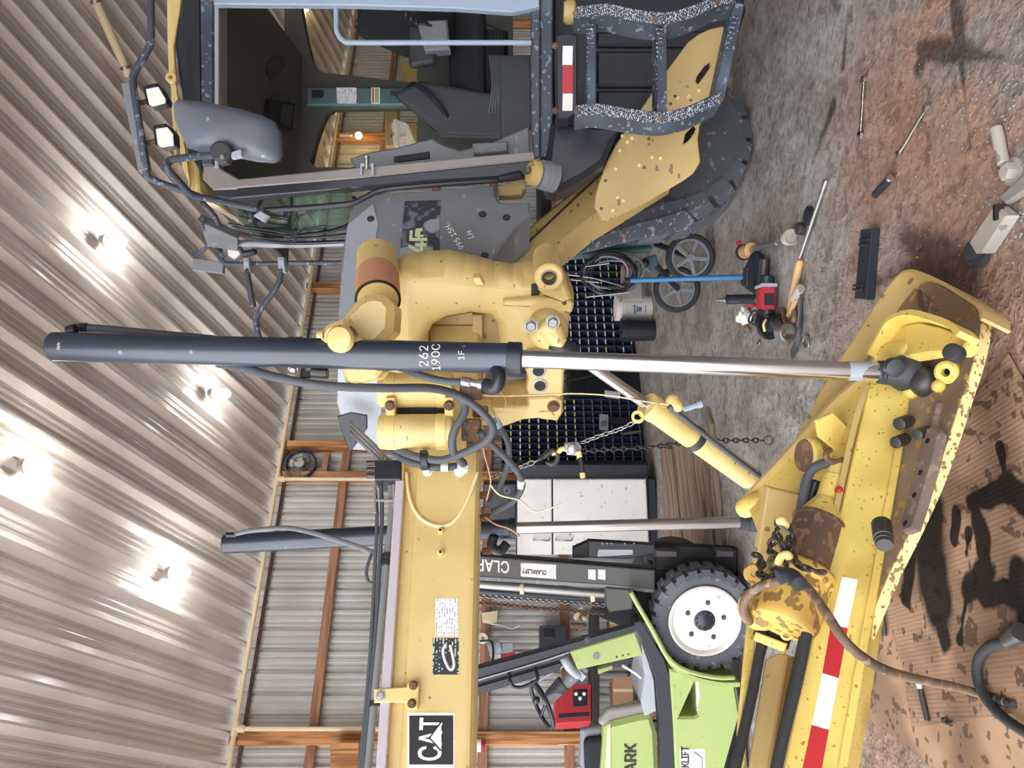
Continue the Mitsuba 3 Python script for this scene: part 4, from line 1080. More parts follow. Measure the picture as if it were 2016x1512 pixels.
# rusted wear bar, studs and sockets between beam and edge
p, q = B(1836, 862, .02), B(1782, 1036, .02)
kk = part(dbar, 'wear_bar', prism(BB(((1822, 842), (1838, 836), (1850, 850), (1838, 905), (1806, 1010), (1796, 1040), (1776, 1048), (1768, 1036), (1790, 960)), .035), -BN * .034, .008, (), .004), 'm_grime_dark', 30)
for x, y in ((1826, 868), (1812, 930), (1800, 975), (1782, 1030)):
    part(kk, 'bolt_hole', lathe(B(x, y, .0352), BN, [(0, .010), (.001, .009)], 14), 'm_dark')
part(dbar, 'wear_bar', hull([(B(1850, 800, .0), .014), (B(1830, 880, .0), .016)]), 'm_grime_dark', 30)
for x, y, r in ((1790, 828, .022), (1783, 864, .02), (1826, 848, .018)):
    c = B(x, y, .01)
    part(dbar, 'stud', join(lathe(c, BN + V(-.6, -.5, 0), [(0, r), (.06, r), (.062, r * .8)], 14)), 'm_dark_steel', 30)
a, b = W(1735, 1030, 2.44), W(1741, 1072, 2.36)
d = unit(b - a)
part(dbar, 'sleeve', lathe(a, d, [(0, .026), (.003, .029), (.07, .029), (.072, .025), (.076, .025), (.078, .027), (.086, .027), (.088, .024), (.092, .024), (.094, .026), (.102, .024)], 28), 'm_dark_steel', 30)
part(dbar, 'ball_seat', pipe_ring(bc - BN * .055, BN, .04, .06, .03, 32), 'm_yellow_dirty_shaded')
for x, y, r in ((1795, 770, .028), (1848, 760, .022), (1801, 750, .02)):
    part(dbar, 'seat_lug', hull([(B(x, y, .02), r), (B(x, y, -.01), r * 1.1)]), 'm_yellow_bar', True)
c = B(1868, 690, .14)
part(dbar, 'end_nut', lathe(c - BN * .03, BN + V(-.2, -.6, 0), [(0, .027), (.04, .027), (.045, .023), (.047, .014)], 20), 'm_rubber', 30)
c = B(1858, 724, .02)
kk = part(dbar, 'end_boss', pipe_ring(c - BN * .03, BN + V(-.5, -.8, 0), .014, .038, .06, 24, .008), 'm_yellow_bar')
part(kk, 'bore', cyl(c - BN * .02, c, .015), 'm_dark')
part(dbar, 'cast_hump', hull([(B(1745, 700, .08), .05), (B(1790, 695, .07), .045)]), 'm_yellow_bar', True)
# hydraulic motor and gear housing
ax_ = [(W(1652, 918, 2.80), .030), (W(1630, 985, 2.74), .034), (W(1624, 1020, 2.71), .074), (W(1584, 1132, 2.64), .088), (W(1574, 1146, 2.62), .108), (W(1540, 1232, 2.53), .112)]
A = [a for a, _ in ax_]
mdir = unit(A[5] - A[0])
hm = lambda a: float(np.dot(a - A[0], mdir))
part(dbar, 'motor_neck', lathe(A[0], mdir, [(0, .02), (.002, .034), (.05, .034), (.055, .040), (.09, .040), (hm(A[1]), .036)], 24), 'm_yellow_bar', 30)
part(dbar, 'motor_plug', ball(W(1652, 965, 2.70), .014, 2), 'm_red_flat', True)
part(dbar, 'motor_taper', lathe(A[0] + mdir * hm(A[1]), mdir, [(0, .038), (hm(A[2]) - hm(A[1]), .070), (hm(A[2]) - hm(A[1]) + .02, .078)], 8), 'm_yellow_bar', 20)
part(dbar, 'gear_housing', lathe(A[0] + mdir * (hm(A[2]) + .02), mdir, [(0, .06), (0, .088), (.012, .09), (.014, .082), (hm(A[3]) - hm(A[2]) - .02, .084)], 14), 'm_rust', 20)
mat('m_rusty_yellow', worn('#d3ad55', '#7c5230', '#5c3b25', .55, 1.2, 1.5), .6)
kk = part(dbar, 'gear_drum', lathe(A[0] + mdir * hm(A[3]), mdir, [(0, .07), (0, .105), (.01, .112), (.04, .112), (.05, .106), (hm(A[5]) - hm(A[3]) - .02, .108), (hm(A[5]) - hm(A[3]), .098), (hm(A[5]) - hm(A[3]) + .004, .05)], 40), 'm_rusty_yellow', 30)
part(dbar, 'motor_end', lathe(W(1500, 1195, 2.62), V(-.2, -.6, .8), [(0, .07), (.03, .07), (.05, .06), (.06, .03)], 20), 'm_rusty_yellow', 30)
part(dbar, 'disc_cap', lathe(W(1602, 898, 2.98), BN + V(-.35, -.1, 0), [(0, .066), (.01, .07), (.03, .07), (.04, .064)], 36), 'm_yellow_bar', 30)
part(dbar, 'disc_face', lathe(W(1602, 898, 2.98) + unit(BN + V(-.35, -.1, 0)) * .04, BN + V(-.35, -.1, 0), [(0, .062), (.004, .06)], 36), 'm_rust', 30)
part(dbar, 'guard_sheet', prism(DP(((1606, 828), (1640, 812), (1690, 862), (1668, 905), (1612, 860)), 2.9), TOW * .02, .003), 'm_yellow_bar', False)
part(dbar, 'shackle', tube(WD3(((1634, 885, 2.8), (1626, 894, 2.78), (1630, 906, 2.78), (1645, 910, 2.78), (1660, 905, 2.78))), .010, 6, 10), 'm_rust', True)
part(dbar, 'hose', tube(WD3(((1570, 1045, 2.75), (1580, 985, 2.78), (1590, 940, 2.8), (1605, 920, 2.8), (1630, 912, 2.8), (1665, 916, 2.8))), .017, 7, 12), 'm_hose', True)
part(dbar, 'hose', tube(WD3(((1588, 1030, 2.82), (1596, 980, 2.82), (1606, 945, 2.82))), .016, 6, 10), 'm_black', True)
part(dbar, 'side_box', prism(DP(((1512, 958), (1582, 974), (1574, 1040), (1560, 1085), (1500, 1120), (1494, 1200), (1482, 1205), (1490, 1100)), 2.95), TOW * .05, .006), 'm_yellow_dirty_shaded', False)
part(dbar, 'strap_eye', pipe_ring(W(1484, 1128, 2.8), V(0, -1, .3), .01, .035, .02), 'm_rusty_yellow')
# far rail, hoses and channel running forward
part(dbar, 'far_rail', bar(W(1482, 1195, 2.75), W(1452, 1540, 2.45), .03, .02, TOW), 'm_yellow_bar', False)
part(dbar, 'channel', prism([W(1506, 1300, 2.62), W(1530, 1284, 2.60), W(1551, 1288, 2.58), W(1508, 1540, 2.38), W(1466, 1540, 2.42)], V(.05, .1, -.05), .006), 'm_yellow_dirty_shaded', False)
part(dbar, 'channel_inner', prism([W(1556, 1290, 2.62), W(1572, 1294, 2.6), W(1530, 1540, 2.42), W(1510, 1540, 2.44)], V(.05, .1, -.05), .006), 'm_rusty_yellow', False)
part(dbar, 'crossbar', bar(W(1486, 1252, 2.66), W(1548, 1276, 2.6), .03, .015, TOW), 'm_yellow_bar', False)
part(dbar, 'crossbar', bar(W(1490, 1232, 2.7), W(1556, 1262, 2.64), .06, .03, TOW), 'm_dark', False)
for r, q in ((.017, ((1506, 1215, 2.7), (1500, 1262, 2.66), (1478, 1380, 2.55), (1450, 1500, 2.45), (1438, 1545, 2.42))), (.015, ((1516, 1220, 2.72), (1494, 1300, 2.66), (1466, 1400, 2.58), (1436, 1510, 2.48), (1426, 1545, 2.45))), (.017, ((1604, 1180, 2.52), (1588, 1250, 2.48), (1570, 1340, 2.42), (1545, 1440, 2.36), (1522, 1545, 2.3))),
             (.014, ((1596, 1190, 2.56), (1574, 1290, 2.5), (1550, 1400, 2.42), (1520, 1540, 2.34)))):
    part(dbar, 'hose', tube(WD3(q), r, 6, 12), 'm_rubber', True)
part(dbar, 'eye', pipe_ring(W(1548, 1248, 2.58), V(0, -1, .3), .012, .02, .01), 'm_yellow_flat')
# brown hose thrown over the beam and down to the cardboard
mat('m_brown_hose', worn('#6f5a48', '#4a3d34', '#8d7864', .6, .8, 1.6), .65)
hk = solo('pressure_hose', tube(WD3(((1476, 1225, 2.58), (1464, 1205, 2.56), (1468, 1180, 2.54), (1490, 1158, 2.5), (1525, 1145, 2.45), (1560, 1142, 2.42), (1590, 1158, 2.36), (1625, 1205, 2.26), (1660, 1258, 2.2), (1700, 1295, 2.2), (1750, 1322, 2.28), (1820, 1340, 2.45), (1880, 1352, 2.62), (1925, 1365, 2.71), (1950, 1374, 2.665))), [.014] * 3, 8, 12), 'm_brown_hose', 'worn brown hose looped over the drawbar beam and down onto the cardboard', 'hose', smooth=True)
a, b = W(1948, 1373, 2.66), W(2030, 1398, 2.41)
part(hk, 'fitting', lathe(a, b - a, [(0, .014), (.004, .018), (.06, .018), (.064, .012), (.075, .012), (.077, .017), (.11, .017), (.112, .012), (.16, .012)], 14), 'm_dark_steel', 30)
part(hk, 'sleeve', tube(WD3(((1532, 1136, 2.40), (1545, 1132, 2.40), (1560, 1136, 2.38), (1575, 1150, 2.34))), .024, 5, 12), 'm_rubber', True)
# greasy chain heaped on the motor with an orange clamp
ck = thing('greasy_chain', 'dark greasy chain heaped over the drawbar motor', 'chain')
for q in (((1540, 1022, 2.55), (1528, 1045, 2.53), (1536, 1070, 2.5), (1552, 1090, 2.48), (1540, 1120, 2.46), (1512, 1140, 2.5), (1495, 1128, 2.55), (1500, 1105, 2.6), (1486, 1090, 2.65)), ((1545, 1030, 2.55), (1560, 1060, 2.5), (1556, 1085, 2.47), (1570, 1112, 2.44), (1600, 1122, 2.42), (1622, 1128, 2.44)), ((1528, 1060, 2.55), (1512, 1080, 2.56), (1530, 1098, 2.5), (1520, 1120, 2.5))):
    part(ck, 'strand', chain(WD3(q), .028, .0055, .012), 'm_dark_steel', True)
part(ck, 'clamp', tube(WD3(((1532, 1110, 2.45), (1538, 1096, 2.44), (1550, 1092, 2.43), (1554, 1100, 2.43))), .013, 5, 10), 'm_yellow_flat', True)
part(ck, 'toggle', hull([(W(1538, 1026, 2.5), .018), (W(1546, 1034, 2.5), .014)]), 'm_yellow_flat', True)
part(ck, 'pin', cyl(W(1532, 1030, 2.5), W(1554, 1052, 2.47), .007), 'm_steel')

# ---------------------------------------------------------------- cardboard under it, with oil
OIL = []
for x0, y0, x1, y1, w in ((1852, 915, 1845, 1000, .045), (1845, 1000, 1836, 1070, .11), (1836, 1070, 1850, 1180, .14), (1850, 1180, 1866, 1262, .05), (1800, 1080, 1790, 1180, .05), (1975, 880, 1990, 950, .022), (1990, 950, 2030, 990, .055), (1995, 965, 1918, 990, .045),
                          (1925, 990, 1955, 1120, .045), (1955, 1120, 1912, 1165, .055), (1945, 1165, 2040, 1178, .06), (1912, 1165, 1898, 1258, .022), (1890, 1010, 1885, 1060, .03), (2010, 1120, 2030, 1230, .06), (1915, 1050, 1910, 1085, .02)):
    a, b = floor(x0, y0), floor(x1, y1)
    OIL.append((float(a[0]), float(a[1]), float(b[0]), float(b[1]), w))
a, b = floor(1800, 1150), floor(1980, 1085)
cd = unit((b - a)[:2])


def oil_mask(p):
    w = fbm(p.x * 14, p.y * 14, 3, 2) - .5
    s = mi.Float(0)
    for x0, y0, x1, y1, wd in OIL:
        dx, dy = x1 - x0, y1 - y0
        t = dr.clip(((p.x - x0) * dx + (p.y - y0) * dy) / (dx * dx + dy * dy), 0, 1)
        d = dr.sqrt(dr.square(p.x - x0 - t * dx) + dr.square(p.y - y0 - t * dy)) + w * .045
        s = dr.maximum(s, smoothstep(wd, wd * .6, d))
    return s


def card(base, dark, wet, lines):
    def fn(p, n, uv):
        u = p.x * -cd[1] + p.y * cd[0]
        g = fbm(p.x * 5, p.y * 5, 1, 2)
        k = mix(C3(base), C3(dark), smoothstep(.3, .75, g))
        if lines:
            k = k * (.92 + .1 * smoothstep(-.4, .6, dr.sin(u * 2 * np.pi / .016)))
        sp = smoothstep(.66, .72, fbm(p.x * 30, p.y * 30, 7, 2))
        k = mix(k, C3('#3c2a20'), sp * .7)
        k = mix(k, C3('#33261f'), smoothstep(.55, .75, fbm(p.x * 3, p.y * 3, 8, 2)) * .45)
        return mix(k, C3('#080605'), oil_mask(p) * wet)
    return mikit.proc(fn)


mat('m_corrugated', card('#9c7f68', '#78604e', .95, True), .6, spec=.2, bump=mikit.proc(lambda p, n, uv: dr.sin((p.x * -cd[1] + p.y * cd[0]) * 2 * np.pi / .016), eps=.001), scale=.0003)
mat('m_kraft', card('#a38469', '#86694f', .2, False), .7)


def sheet_on_floor(pts, z, t=.005):
    return prism([floor(x, y, z) for x, y in pts], V(0, 0, -t))


solo('cardboard_sheet', sheet_on_floor(((1690, 1180), (1730, 1150), (1860, 1300), (2040, 1390), (2060, 1440), (2050, 1560), (1900, 1560), (1820, 1500), (1760, 1450), (1690, 1400), (1672, 1330)), .006), 'm_kraft', 'plain brown cardboard sheet speckled with oil, under the corrugated sheet', 'cardboard', smooth=False)
solo('cardboard_sheet', sheet_on_floor(((1984, 697), (2030, 780), (2100, 900), (2100, 1395), (1990, 1405), (1905, 1418), (1795, 1432), (1778, 1320), (1752, 1230), (1738, 1140), (1750, 1010), (1850, 870), (1930, 765)), .013), 'm_corrugated', 'large corrugated cardboard sheet with black oil stains, below the drawbar', 'cardboard', smooth=False)
for (x, y), (x2, y2), lb in (((1734, 1172), (1742, 1252), 'dark bolt lying on cardboard close to the drawbar edge'), ((1810, 1350), (1826, 1420), 'bright-headed long bolt lying on the corrugated cardboard')):
    a, b = floor(x, y, .025), floor(x2, y2, .022)
    k = thing('loose_bolt', lb, 'bolt')
    part(k, 'shank', cyl(a, b, .0105, sides=14), 'm_dark_steel')
    part(k, 'head', lathe(a, a - b, [(-.012, .017), (.008, .021), (.012, .019)], 6), 'm_steel' if x > 1800 else 'm_dark_steel', False)
solo('loose_bolt', join(lathe(floor(1858, 1418, .02), V(.2, -1, .1), [(0, .012), (.02, .012)], 6), lathe(floor(1858, 1418, .02) + V(0, -.02, 0), V(.2, -1, .1), [(0, .007), (.035, .007)], 10)), 'm_dark_steel', 'short dark bolt on the plain cardboard', 'bolt', smooth=False)
hk = solo('rubber_hose', tube([floor(x, y, .035) for x, y in ((2060, 1462), (2016, 1440), (1975, 1412), (1945, 1380), (1927, 1345), (1924, 1310), (1935, 1285), (1955, 1270), (1985, 1262))], .017, 8, 14), 'm_rubber', 'black rubber hose curling at the edge of the corrugated cardboard', 'hose', smooth=True)
part(hk, 'end_fitting', lathe(floor(1983, 1262, .035), floor(2015, 1240, .04) - floor(1983, 1262, .035), [(0, .018), (.002, .024), (.05, .026), (.07, .032), (.09, .03)], 16), 'm_dark_steel', 30)
# ---------------------------------------------------------------- lime forklift behind the frame
fl = thing('forklift', 'lime green forklift with dark mast and white wheel, parked behind the grader frame', 'forklift')
FK = 5.45
wc = W(1381, 1211, FK)
wn = unit(V(-.12, -1, 0))
body, lugs = make_tyre(wc, wn, .355, .2, .24, 24, .024, .66, .0)
tk = part(fl, 'front_tyre', body, 'm_tyre', 40)
for m in lugs:
    part(tk, 'tread_block', m, 'm_tyre', False)
wk = part(fl, 'wheel', lathe(wc, wn, [(.08, .10), (.05, .17), (.06, .2), (.10, .215), (.112, .235), (.105, .245), (.09, .245)], 48), 'm_white', 40, 'white steel wheel')
part(wk, 'dish', lathe(wc + wn * .045, wn, [(0, .18), (.004, .17), (.012, .10), (.03, .085)], 40), 'm_white', 40)
part(wk, 'hub', lathe(wc + wn * .06, wn, [(0, .085), (.02, .08), (.03, .072), (.035, .05), (.045, .03)], 24), 'm_black', 40)
a_, b_, _ = frame(wn)
for i in range(5):
    t = 2 * np.pi * i / 5 + .5
    p = wc + wn * .085 + .128 * (np.cos(t) * a_ + np.sin(t) * b_)
    part(wk, 'wheel_nut', bolt(p, wn, .016, .02), 'm_dark_steel', False)
for i in range(10):
    t = 2 * np.pi * i / 10
    part(wk, 'hub_bolt', bolt(wc + wn * .104 + .060 * (np.cos(t) * a_ + np.sin(t) * b_), wn, .007, .008, False), 'm_dark_steel', False)
fender = ((1242, 1166), (1258, 1195), (1280, 1232), (1296, 1262), (1312, 1290), (1335, 1312), (1370, 1326), (1412, 1334), (1446, 1334))
part(fl, 'fender', ribbon([W(x, y, FK - .02) for x, y in fender], TOW, .26, .03), 'm_lime', 40)
part(fl, 'fender_edge', tube([W(x, y, FK - .15) for x, y in fender], .016, 5, 8), 'm_lime', True)
part(fl, 'side_panel', prism(DP(((1318, 1318), (1345, 1322), (1370, 1332), (1446, 1340), (1456, 1400), (1476, 1560), (1332, 1560)), FK - .06), TOW * .4, .015, [DP(((1334, 1330), (1368, 1342), (1376, 1372), (1374, 1408), (1366, 1412), (1337, 1412)), FK - .06)]), 'm_lime', False, 'lime side panel with a step opening')
part(fl, 'step_well', prism(DP(((1332, 1326), (1378, 1340), (1378, 1414), (1332, 1414)), FK + .3), TOW * .02), 'm_dark', False)
part(fl, 'panel_edge', tube(DP(((1446, 1338), (1456, 1400), (1470, 1510), (1476, 1560)), FK - .07), .012, 4, 8), 'm_dark_steel', True)
part(fl, 'step_rib', bar(W(1372, 1336, FK - .05), W(1375, 1408, FK - .02), .02, .03, TOW), 'm_white', False)
part(fl, 'sill_channel', prism(DP(((1248, 1225), (1262, 1222), (1290, 1268), (1308, 1298), (1318, 1330), (1326, 1420), (1330, 1560), (1303, 1560), (1298, 1420), (1292, 1340), (1278, 1300)), FK - .05), TOW * .12, .006), 'm_black', False)
part(fl, 'floor_plate', prism(DP(((1262, 1265), (1276, 1300), (1288, 1340), (1292, 1400), (1270, 1410), (1262, 1380), (1270, 1330)), FK + .02), TOW * .5, .006), 'm_gray_light', False)
part(fl, 'dash_panel', prism(DP(((1121, 1282), (1132, 1279), (1250, 1244), (1267, 1290), (1138, 1319)), FK + .02), TOW * .06, .008), 'm_lime', False)
for x, y, r in ((1174, 1291, .024), (1237, 1288, .006), (1226, 1290, .006), (1214, 1293, .006)):
    p = W(x, y, FK + .02)
    part(fl, 'dash_plug', cyl(p, p - TOW * .004, r, sides=18, bevel=.001), 'm_gray' if r > .01 else 'm_dark')
post = ((1285, 1216), (1276, 1222), (1264, 1225), (1100, 1272), (930, 1318), (930, 1350), (1110, 1298), (1122, 1281), (1250, 1243), (1262, 1262), (1280, 1290), (1296, 1262))
part(fl, 'guard_post', prism(DP(post, FK - .04), TOW * .08, .008), 'm_black', False)
part(fl, 'guard_post', prism(DP(((1110, 1302), (930, 1354), (930, 1372), (1100, 1322)), FK + .04), TOW * .06, .008), 'm_black', False)
part(fl, 'guard_trim', tube(DP(((1120, 1284), (1060, 1304), (930, 1342)), FK - .05), .006, 4, 6), 'm_gray_light', True)
for x, y in ((1157, 1260), (1260, 1233), (1276, 1277)):
    part(fl, 'post_bolt', bolt(W(x, y, FK - .04), -TOW, .017, .008), 'm_dark_steel', False)
part(fl, 'grab_handle', tube(WD3(((1002, 1325, FK - .04), (1004, 1340, FK - .1), (1012, 1352, FK - .1), (1030, 1352, FK - .1), (1056, 1340, FK - .1), (1058, 1330, FK - .08), (1052, 1312, FK - .02))), .012, 6, 10), 'm_black', True)
sc = W(1067, 1388, FK + .25)
sax = unit(V(-.42, -.12, .9) * .0 + (W(1054, 1393, FK + .22) - W(1110, 1365, FK + .3)))
a_, b_, _ = frame(sax)
part(fl, 'steering_wheel', tube([sc + .165 * (np.cos(t) * a_ + np.sin(t) * b_) for t in np.arange(24) * 2 * np.pi / 24], .014, 2, 10, True), 'm_black', True)
for i in range(3):
    t = 2 * np.pi * i / 3
    part(fl, 'wheel_spoke', tube([sc - sax * .03, sc + .16 * (np.cos(t) * a_ + np.sin(t) * b_)], .012, 1, 8), 'm_black', True)
part(fl, 'spinner_knob', ball(W(1056, 1378, FK + .15), .026, 2), 'm_black', True)
part(fl, 'steering_column', cyl(sc - sax * .02, W(1150, 1310, FK + .3), .035, .05), 'm_gray')
part(fl, 'column_boot', cyl(W(1080, 1372, FK + .28), W(1110, 1345, FK + .28), .04, .06), 'm_plastic')
part(fl, 'column_bracket', join(bar(W(1112, 1300, FK + .1), W(1150, 1335, FK + .1), .05, .05, TOW)), 'm_gray_light', False)
part(fl, 'cable_loom', tube(WD3(((1108, 1292, FK + .05), (1116, 1306, FK + .02), (1124, 1318, FK + .05), (1140, 1330, FK + .1))), .03, 5, 10), 'm_gray_light', True)
part(fl, 'gear_lever', tube(WD3(((1060, 1340, FK + .1), (1090, 1322, FK + .12), (1118, 1306, FK + .14))), .008, 4, 8), 'm_gray_light', True)
part(fl, 'pedal_lever', tube(WD3(((1225, 1310, FK + .1), (1250, 1325, FK + .1), (1262, 1335, FK + .1))), .01, 4, 8), 'm_white', True)
part(fl, 'lime_crosspiece', prism(DP(((1178, 1318), (1206, 1310), (1206, 1318), (1178, 1328)), FK + .35), TOW * .05, .004), 'm_lime', False)
hood = ((1190, 1434), (1200, 1424), (1250, 1412), (1282, 1406), (1292, 1440), (1298, 1560), (1180, 1560))
part(fl, 'engine_hood', prism(DP(hood, FK + .03), TOW * .3, .03), 'm_lime', 30)
part(fl, 'hood_strip', prism(DP(((1196, 1432), (1202, 1424), (1203, 1560), (1190, 1560)), FK + .02), TOW * .03, .004), 'm_pvc', False)
part(fl, 'hood_cover', hull([(W(x, y, D), .03) for x, y in ((1186, 1418), (1200, 1400), (1270, 1390), (1280, 1402), (1205, 1424)) for D in (FK + .1, FK + .25)]), 'm_frame_gray', 40)
part(fl, 'hood_lettering', text('CLARK', .078, W(1252, 1483, FK + .026) - V(.268, 0, 0), V(1, 0, 0), UP, .003, True, .95), 'm_black_flat', False)
sk = part(fl, 'seat', hull([(W(x, y, D), .04) for x, y in ((1160, 1462), (1192, 1458), (1192, 1580), (1165, 1580)) for D in (FK + .15, FK + .5)]), 'm_fabric', 40)
part(fl, 'seat_back', hull([(W(x, y, D), .03) for x, y in ((1150, 1440), (1180, 1436), (1170, 1470), (1148, 1500)) for D in (FK + .2, FK + .5)]), 'm_gray', 40)
lk = part(fl, 'side_label', prism(DP(((1338, 1476), (1387, 1474), (1390, 1530), (1340, 1530)), FK - .062), TOW * .002), 'm_white_flat', False)
part(lk, 'lettering', text('CLARKLIFT', .05, W(1356, 1478, FK - .064) - V(.245, 0, 0), V(1, 0, 0), UP, .002, True, .72), 'm_black_flat', False)
part(lk, 'stripe', join(bar(W(1366, 1480, FK - .064), W(1382, 1492, FK - .064), .004, .012, TOW, .0005), bar(W(1382, 1492, FK - .064), W(1382, 1530, FK - .064), .004, .012, TOW, .0005)), 'm_teal', False)
# mast
FM2 = FK + .05
mk = part(fl, 'mast_channel', prism(DP(((900, 1088), (1290, 1120), (1290, 1166), (1200, 1156), (900, 1138)), FM2), TOW * .1, .008), 'm_mast', False, 'dark outer mast upright with white decals')
part(mk, 'edge', tube(DP(((900, 1091), (1290, 1122)), FM2 - .004), .008, 2, 6), 'm_dark', True)
part(mk, 'edge_strip', prism(DP(((900, 1132), (1200, 1151), (1290, 1160), (1290, 1168), (1200, 1158), (900, 1140)), FM2 - .006), TOW * .01, .002), 'm_gray', False)
tp0 = W(1004, 1106, FM2 - .002)
mdirU = unit(W(900, 1088, FM2) - W(1290, 1120, FM2))
part(mk, 'lettering', text('CLARK', .078, tp0, mdirU, V(-1, 0, 0), .002, True, .82), 'm_white', False)
for (x0, y0, x1, y1) in ((1025, 1110, 1095, 1140),):
    lk = part(mk, 'decal', prism(DP(((x0, y0 - 2), (x1, y0 + 2), (x1, y1), (x0, y1 - 5)), FM2 - .002), TOW * .002), 'm_white', False)
    part(lk, 'lettering', text('CLARKLIFT', .028, W(1076, 1124, FM2 - .004), mdirU, V(-1, 0, 0), .0015, True, .8), 'm_black_flat', False)
    part(lk, 'rule', join(*[bar(W(1082 + i * 4, 1116, FM2 - .003), W(1082 + i * 4, 1136, FM2 - .003), .002, .003, TOW, .0002) for i in range(4)]), 'm_gray', False)
for x in (1158, 1177):
    part(mk, 'decal', prism(DP(((x, 1121), (x + 15, 1122), (x + 15, 1142), (x, 1140)), FM2 - .002), TOW * .002), 'm_label_white', False)
part(fl, 'lift_ram', cyl(W(900, 1146, FM2 + .1), W(1240, 1174, FM2 + .1), .032), 'm_steel')
part(fl, 'lift_ram', cyl(W(900, 1160, FM2 + .15), W(1240, 1184, FM2 + .15), .025), 'm_black')
for x, y in ((1027, 1159), (1166, 1174)):
    part(fl, 'ram_clamp', pipe_ring(W(x - 4, y, FM2 + .1), V(.06, 0, -1), .03, .04, .03), 'm_pvc')
for i, (y0, y1) in enumerate(((1170, 1192), (1184, 1208))):
    part(fl, 'lift_chain', chain([W(900, y0, FM2 + .2), W(1190, y1, FM2 + .2)], .022, .006, .012), 'm_steel' if i == 0 else 'm_rust', True)
part(fl, 'mast_foot', prism(DP(((1192, 1156), (1246, 1160), (1246, 1200), (1200, 1206), (1192, 1190)), FM2 - .02), TOW * .2, .01), 'm_mast', False)
part(fl, 'mast_base', prism(DP(((1288, 1120), (1400, 1128), (1460, 1130), (1462, 1300), (1330, 1300), (1246, 1200), (1246, 1150), (1288, 1150)), FK + .2), TOW * .3, .01), 'm_dark', False)
part(fl, 'inner_frame', prism(DP(((1166, 1188), (1246, 1200), (1300, 1260), (1300, 1300), (1240, 1240), (1180, 1215)), FK + .5), TOW * .1, .006), 'm_dark', False)
ck = part(fl, 'carriage', prism(DP(((1158, 1064), (1290, 1072), (1290, 1090), (1240, 1100), (1158, 1098)), FK + .1), TOW * .08, .006), 'm_black', False)
part(ck, 'slot', prism(DP(((1178, 1082), (1246, 1082), (1246, 1092), (1176, 1096)), FK + .096), TOW * .004), 'm_gray_light', False)
for x in (1186, 1195, 1204, 1230, 1248):
    part(ck, 'bolt', bolt(W(x, 1070, FK + .1), -TOW, .006, .004, False), 'm_steel', False)
part(ck, 'side_arm', prism(DP(((1128, 1078), (1160, 1064), (1164, 1074), (1164, 1098), (1128, 1098)), FK + .12), TOW * .06, .006), 'm_dark', False)
for x0, x1 in ((1290, 1334), (1410, 1446)):
    part(fl, 'fork_block', prism(DP(((x0, 1082), (x1, 1084), (x1, 1098), (x0, 1098)), FK + .05), TOW * .1, .008), 'm_dark_steel', False)
part(fl, 'fork', prism(DP(((1290, 1070), (1452, 1080), (1452, 1130), (1290, 1124)), FK + .18), TOW * .1, .008), 'm_dark', False)
part(fl, 'drive_axle', cyl(wc + TOW * .08, wc + TOW * .9, .09, sides=20), 'm_dark')
# the far wheel, half hidden
body, lugs = make_tyre(wc + TOW * 1.0, wn, .355, .2, .24, 24, .024, .66, .0)
part(fl, 'front_tyre', body, 'm_tyre', 40)
rw = W(1395, 1640, FK + .05)
rw[2] = .27
body, lugs = make_tyre(rw, wn, .27, .18, .17, 22, .012, .62, .0)
part(fl, 'rear_tyre', body, 'm_tyre', 40)
# ---------------------------------------------------------------- along the back wall
def bins(key, label, y_right, y_left, z0, z1, cols, rows, off, bands, first_row=0):
    t0, t1 = wt(WL(1150, y_left, off)), wt(WL(1150, y_right, off))
    k = thing(key, label, 'bolt bins')
    dpt = .28
    q = lambda t, z, o: W0 + t * WD - o * WN + z * UP
    part(k, 'back', box(q((t0 + t1) / 2, (z0 + z1) / 2, off - dpt), WD * (t1 - t0), WN * .01, UP * (z1 - z0), .001), 'm_bin', False)
    for i in range(rows + 1):
        z = z0 + (z1 - z0) * i / rows
        part(k, 'shelf', box(q((t0 + t1) / 2, z, off - dpt / 2), WD * (t1 - t0), WN * dpt, UP * .012, .001), 'm_bin', False)
    for i in range(cols + 1):
        t = t0 + (t1 - t0) * i / cols
        part(k, 'divider', box(q(t, (z0 + z1) / 2, off - dpt / 2 - .004), WD * .009, WN * dpt, UP * (z1 - z0), .001), 'm_bin', False)
    r = np.random.default_rng(3)
    for j in range(rows):
        for i in range(cols):
            if len([1 for kk in scene if kk.startswith(k + '__label')]) >= 290:
                break
            t = t0 + (t1 - t0) * (i + .5) / cols
            z = z0 + (z1 - z0) * j / rows + .004
            m = bands(i / cols, j / rows, r)
            if m:
                part(k, 'label', box(q(t, z, off + .002), WD * ((t1 - t0) / cols * .62), WN * .002, UP * .019, .0003), m, False)
    return k


mat('m_bin', '#3a465e', .45)
mat('m_label_yellow', '#d3d24e', .6)
mat('m_label_dull', '#5d6674', .6)
bins('bolt_bin_rack', 'wide dark bolt bin rack with white shelf labels, right of the upright rod', 480, 712, .05, 1.72, 16, 15, .5, lambda u, v, r: None if v < .2 and r.random() < .5 else ('m_label_yellow' if r.random() < .12 or (v < .25 and u > .5) else 'm_white_flat'))
bins('bolt_bin_rack', 'dark bolt bin rack with yellow and white labels, behind the lever hoist', 785, 912, .05, 1.72, 10, 15, .5, lambda u, v, r: 'm_label_dull' if v < .42 else ('m_label_yellow' if r.random() < .5 else 'm_white_flat'))
k = thing('tool_chest', 'low black tool chest between the two bolt bin racks', 'tool chest')
part(k, 'body', prism([WL(x, y, .55) for x, y in ((1118, 716), (1262, 718), (1266, 778), (1122, 778))], WN * .35, .01), 'm_black', False)
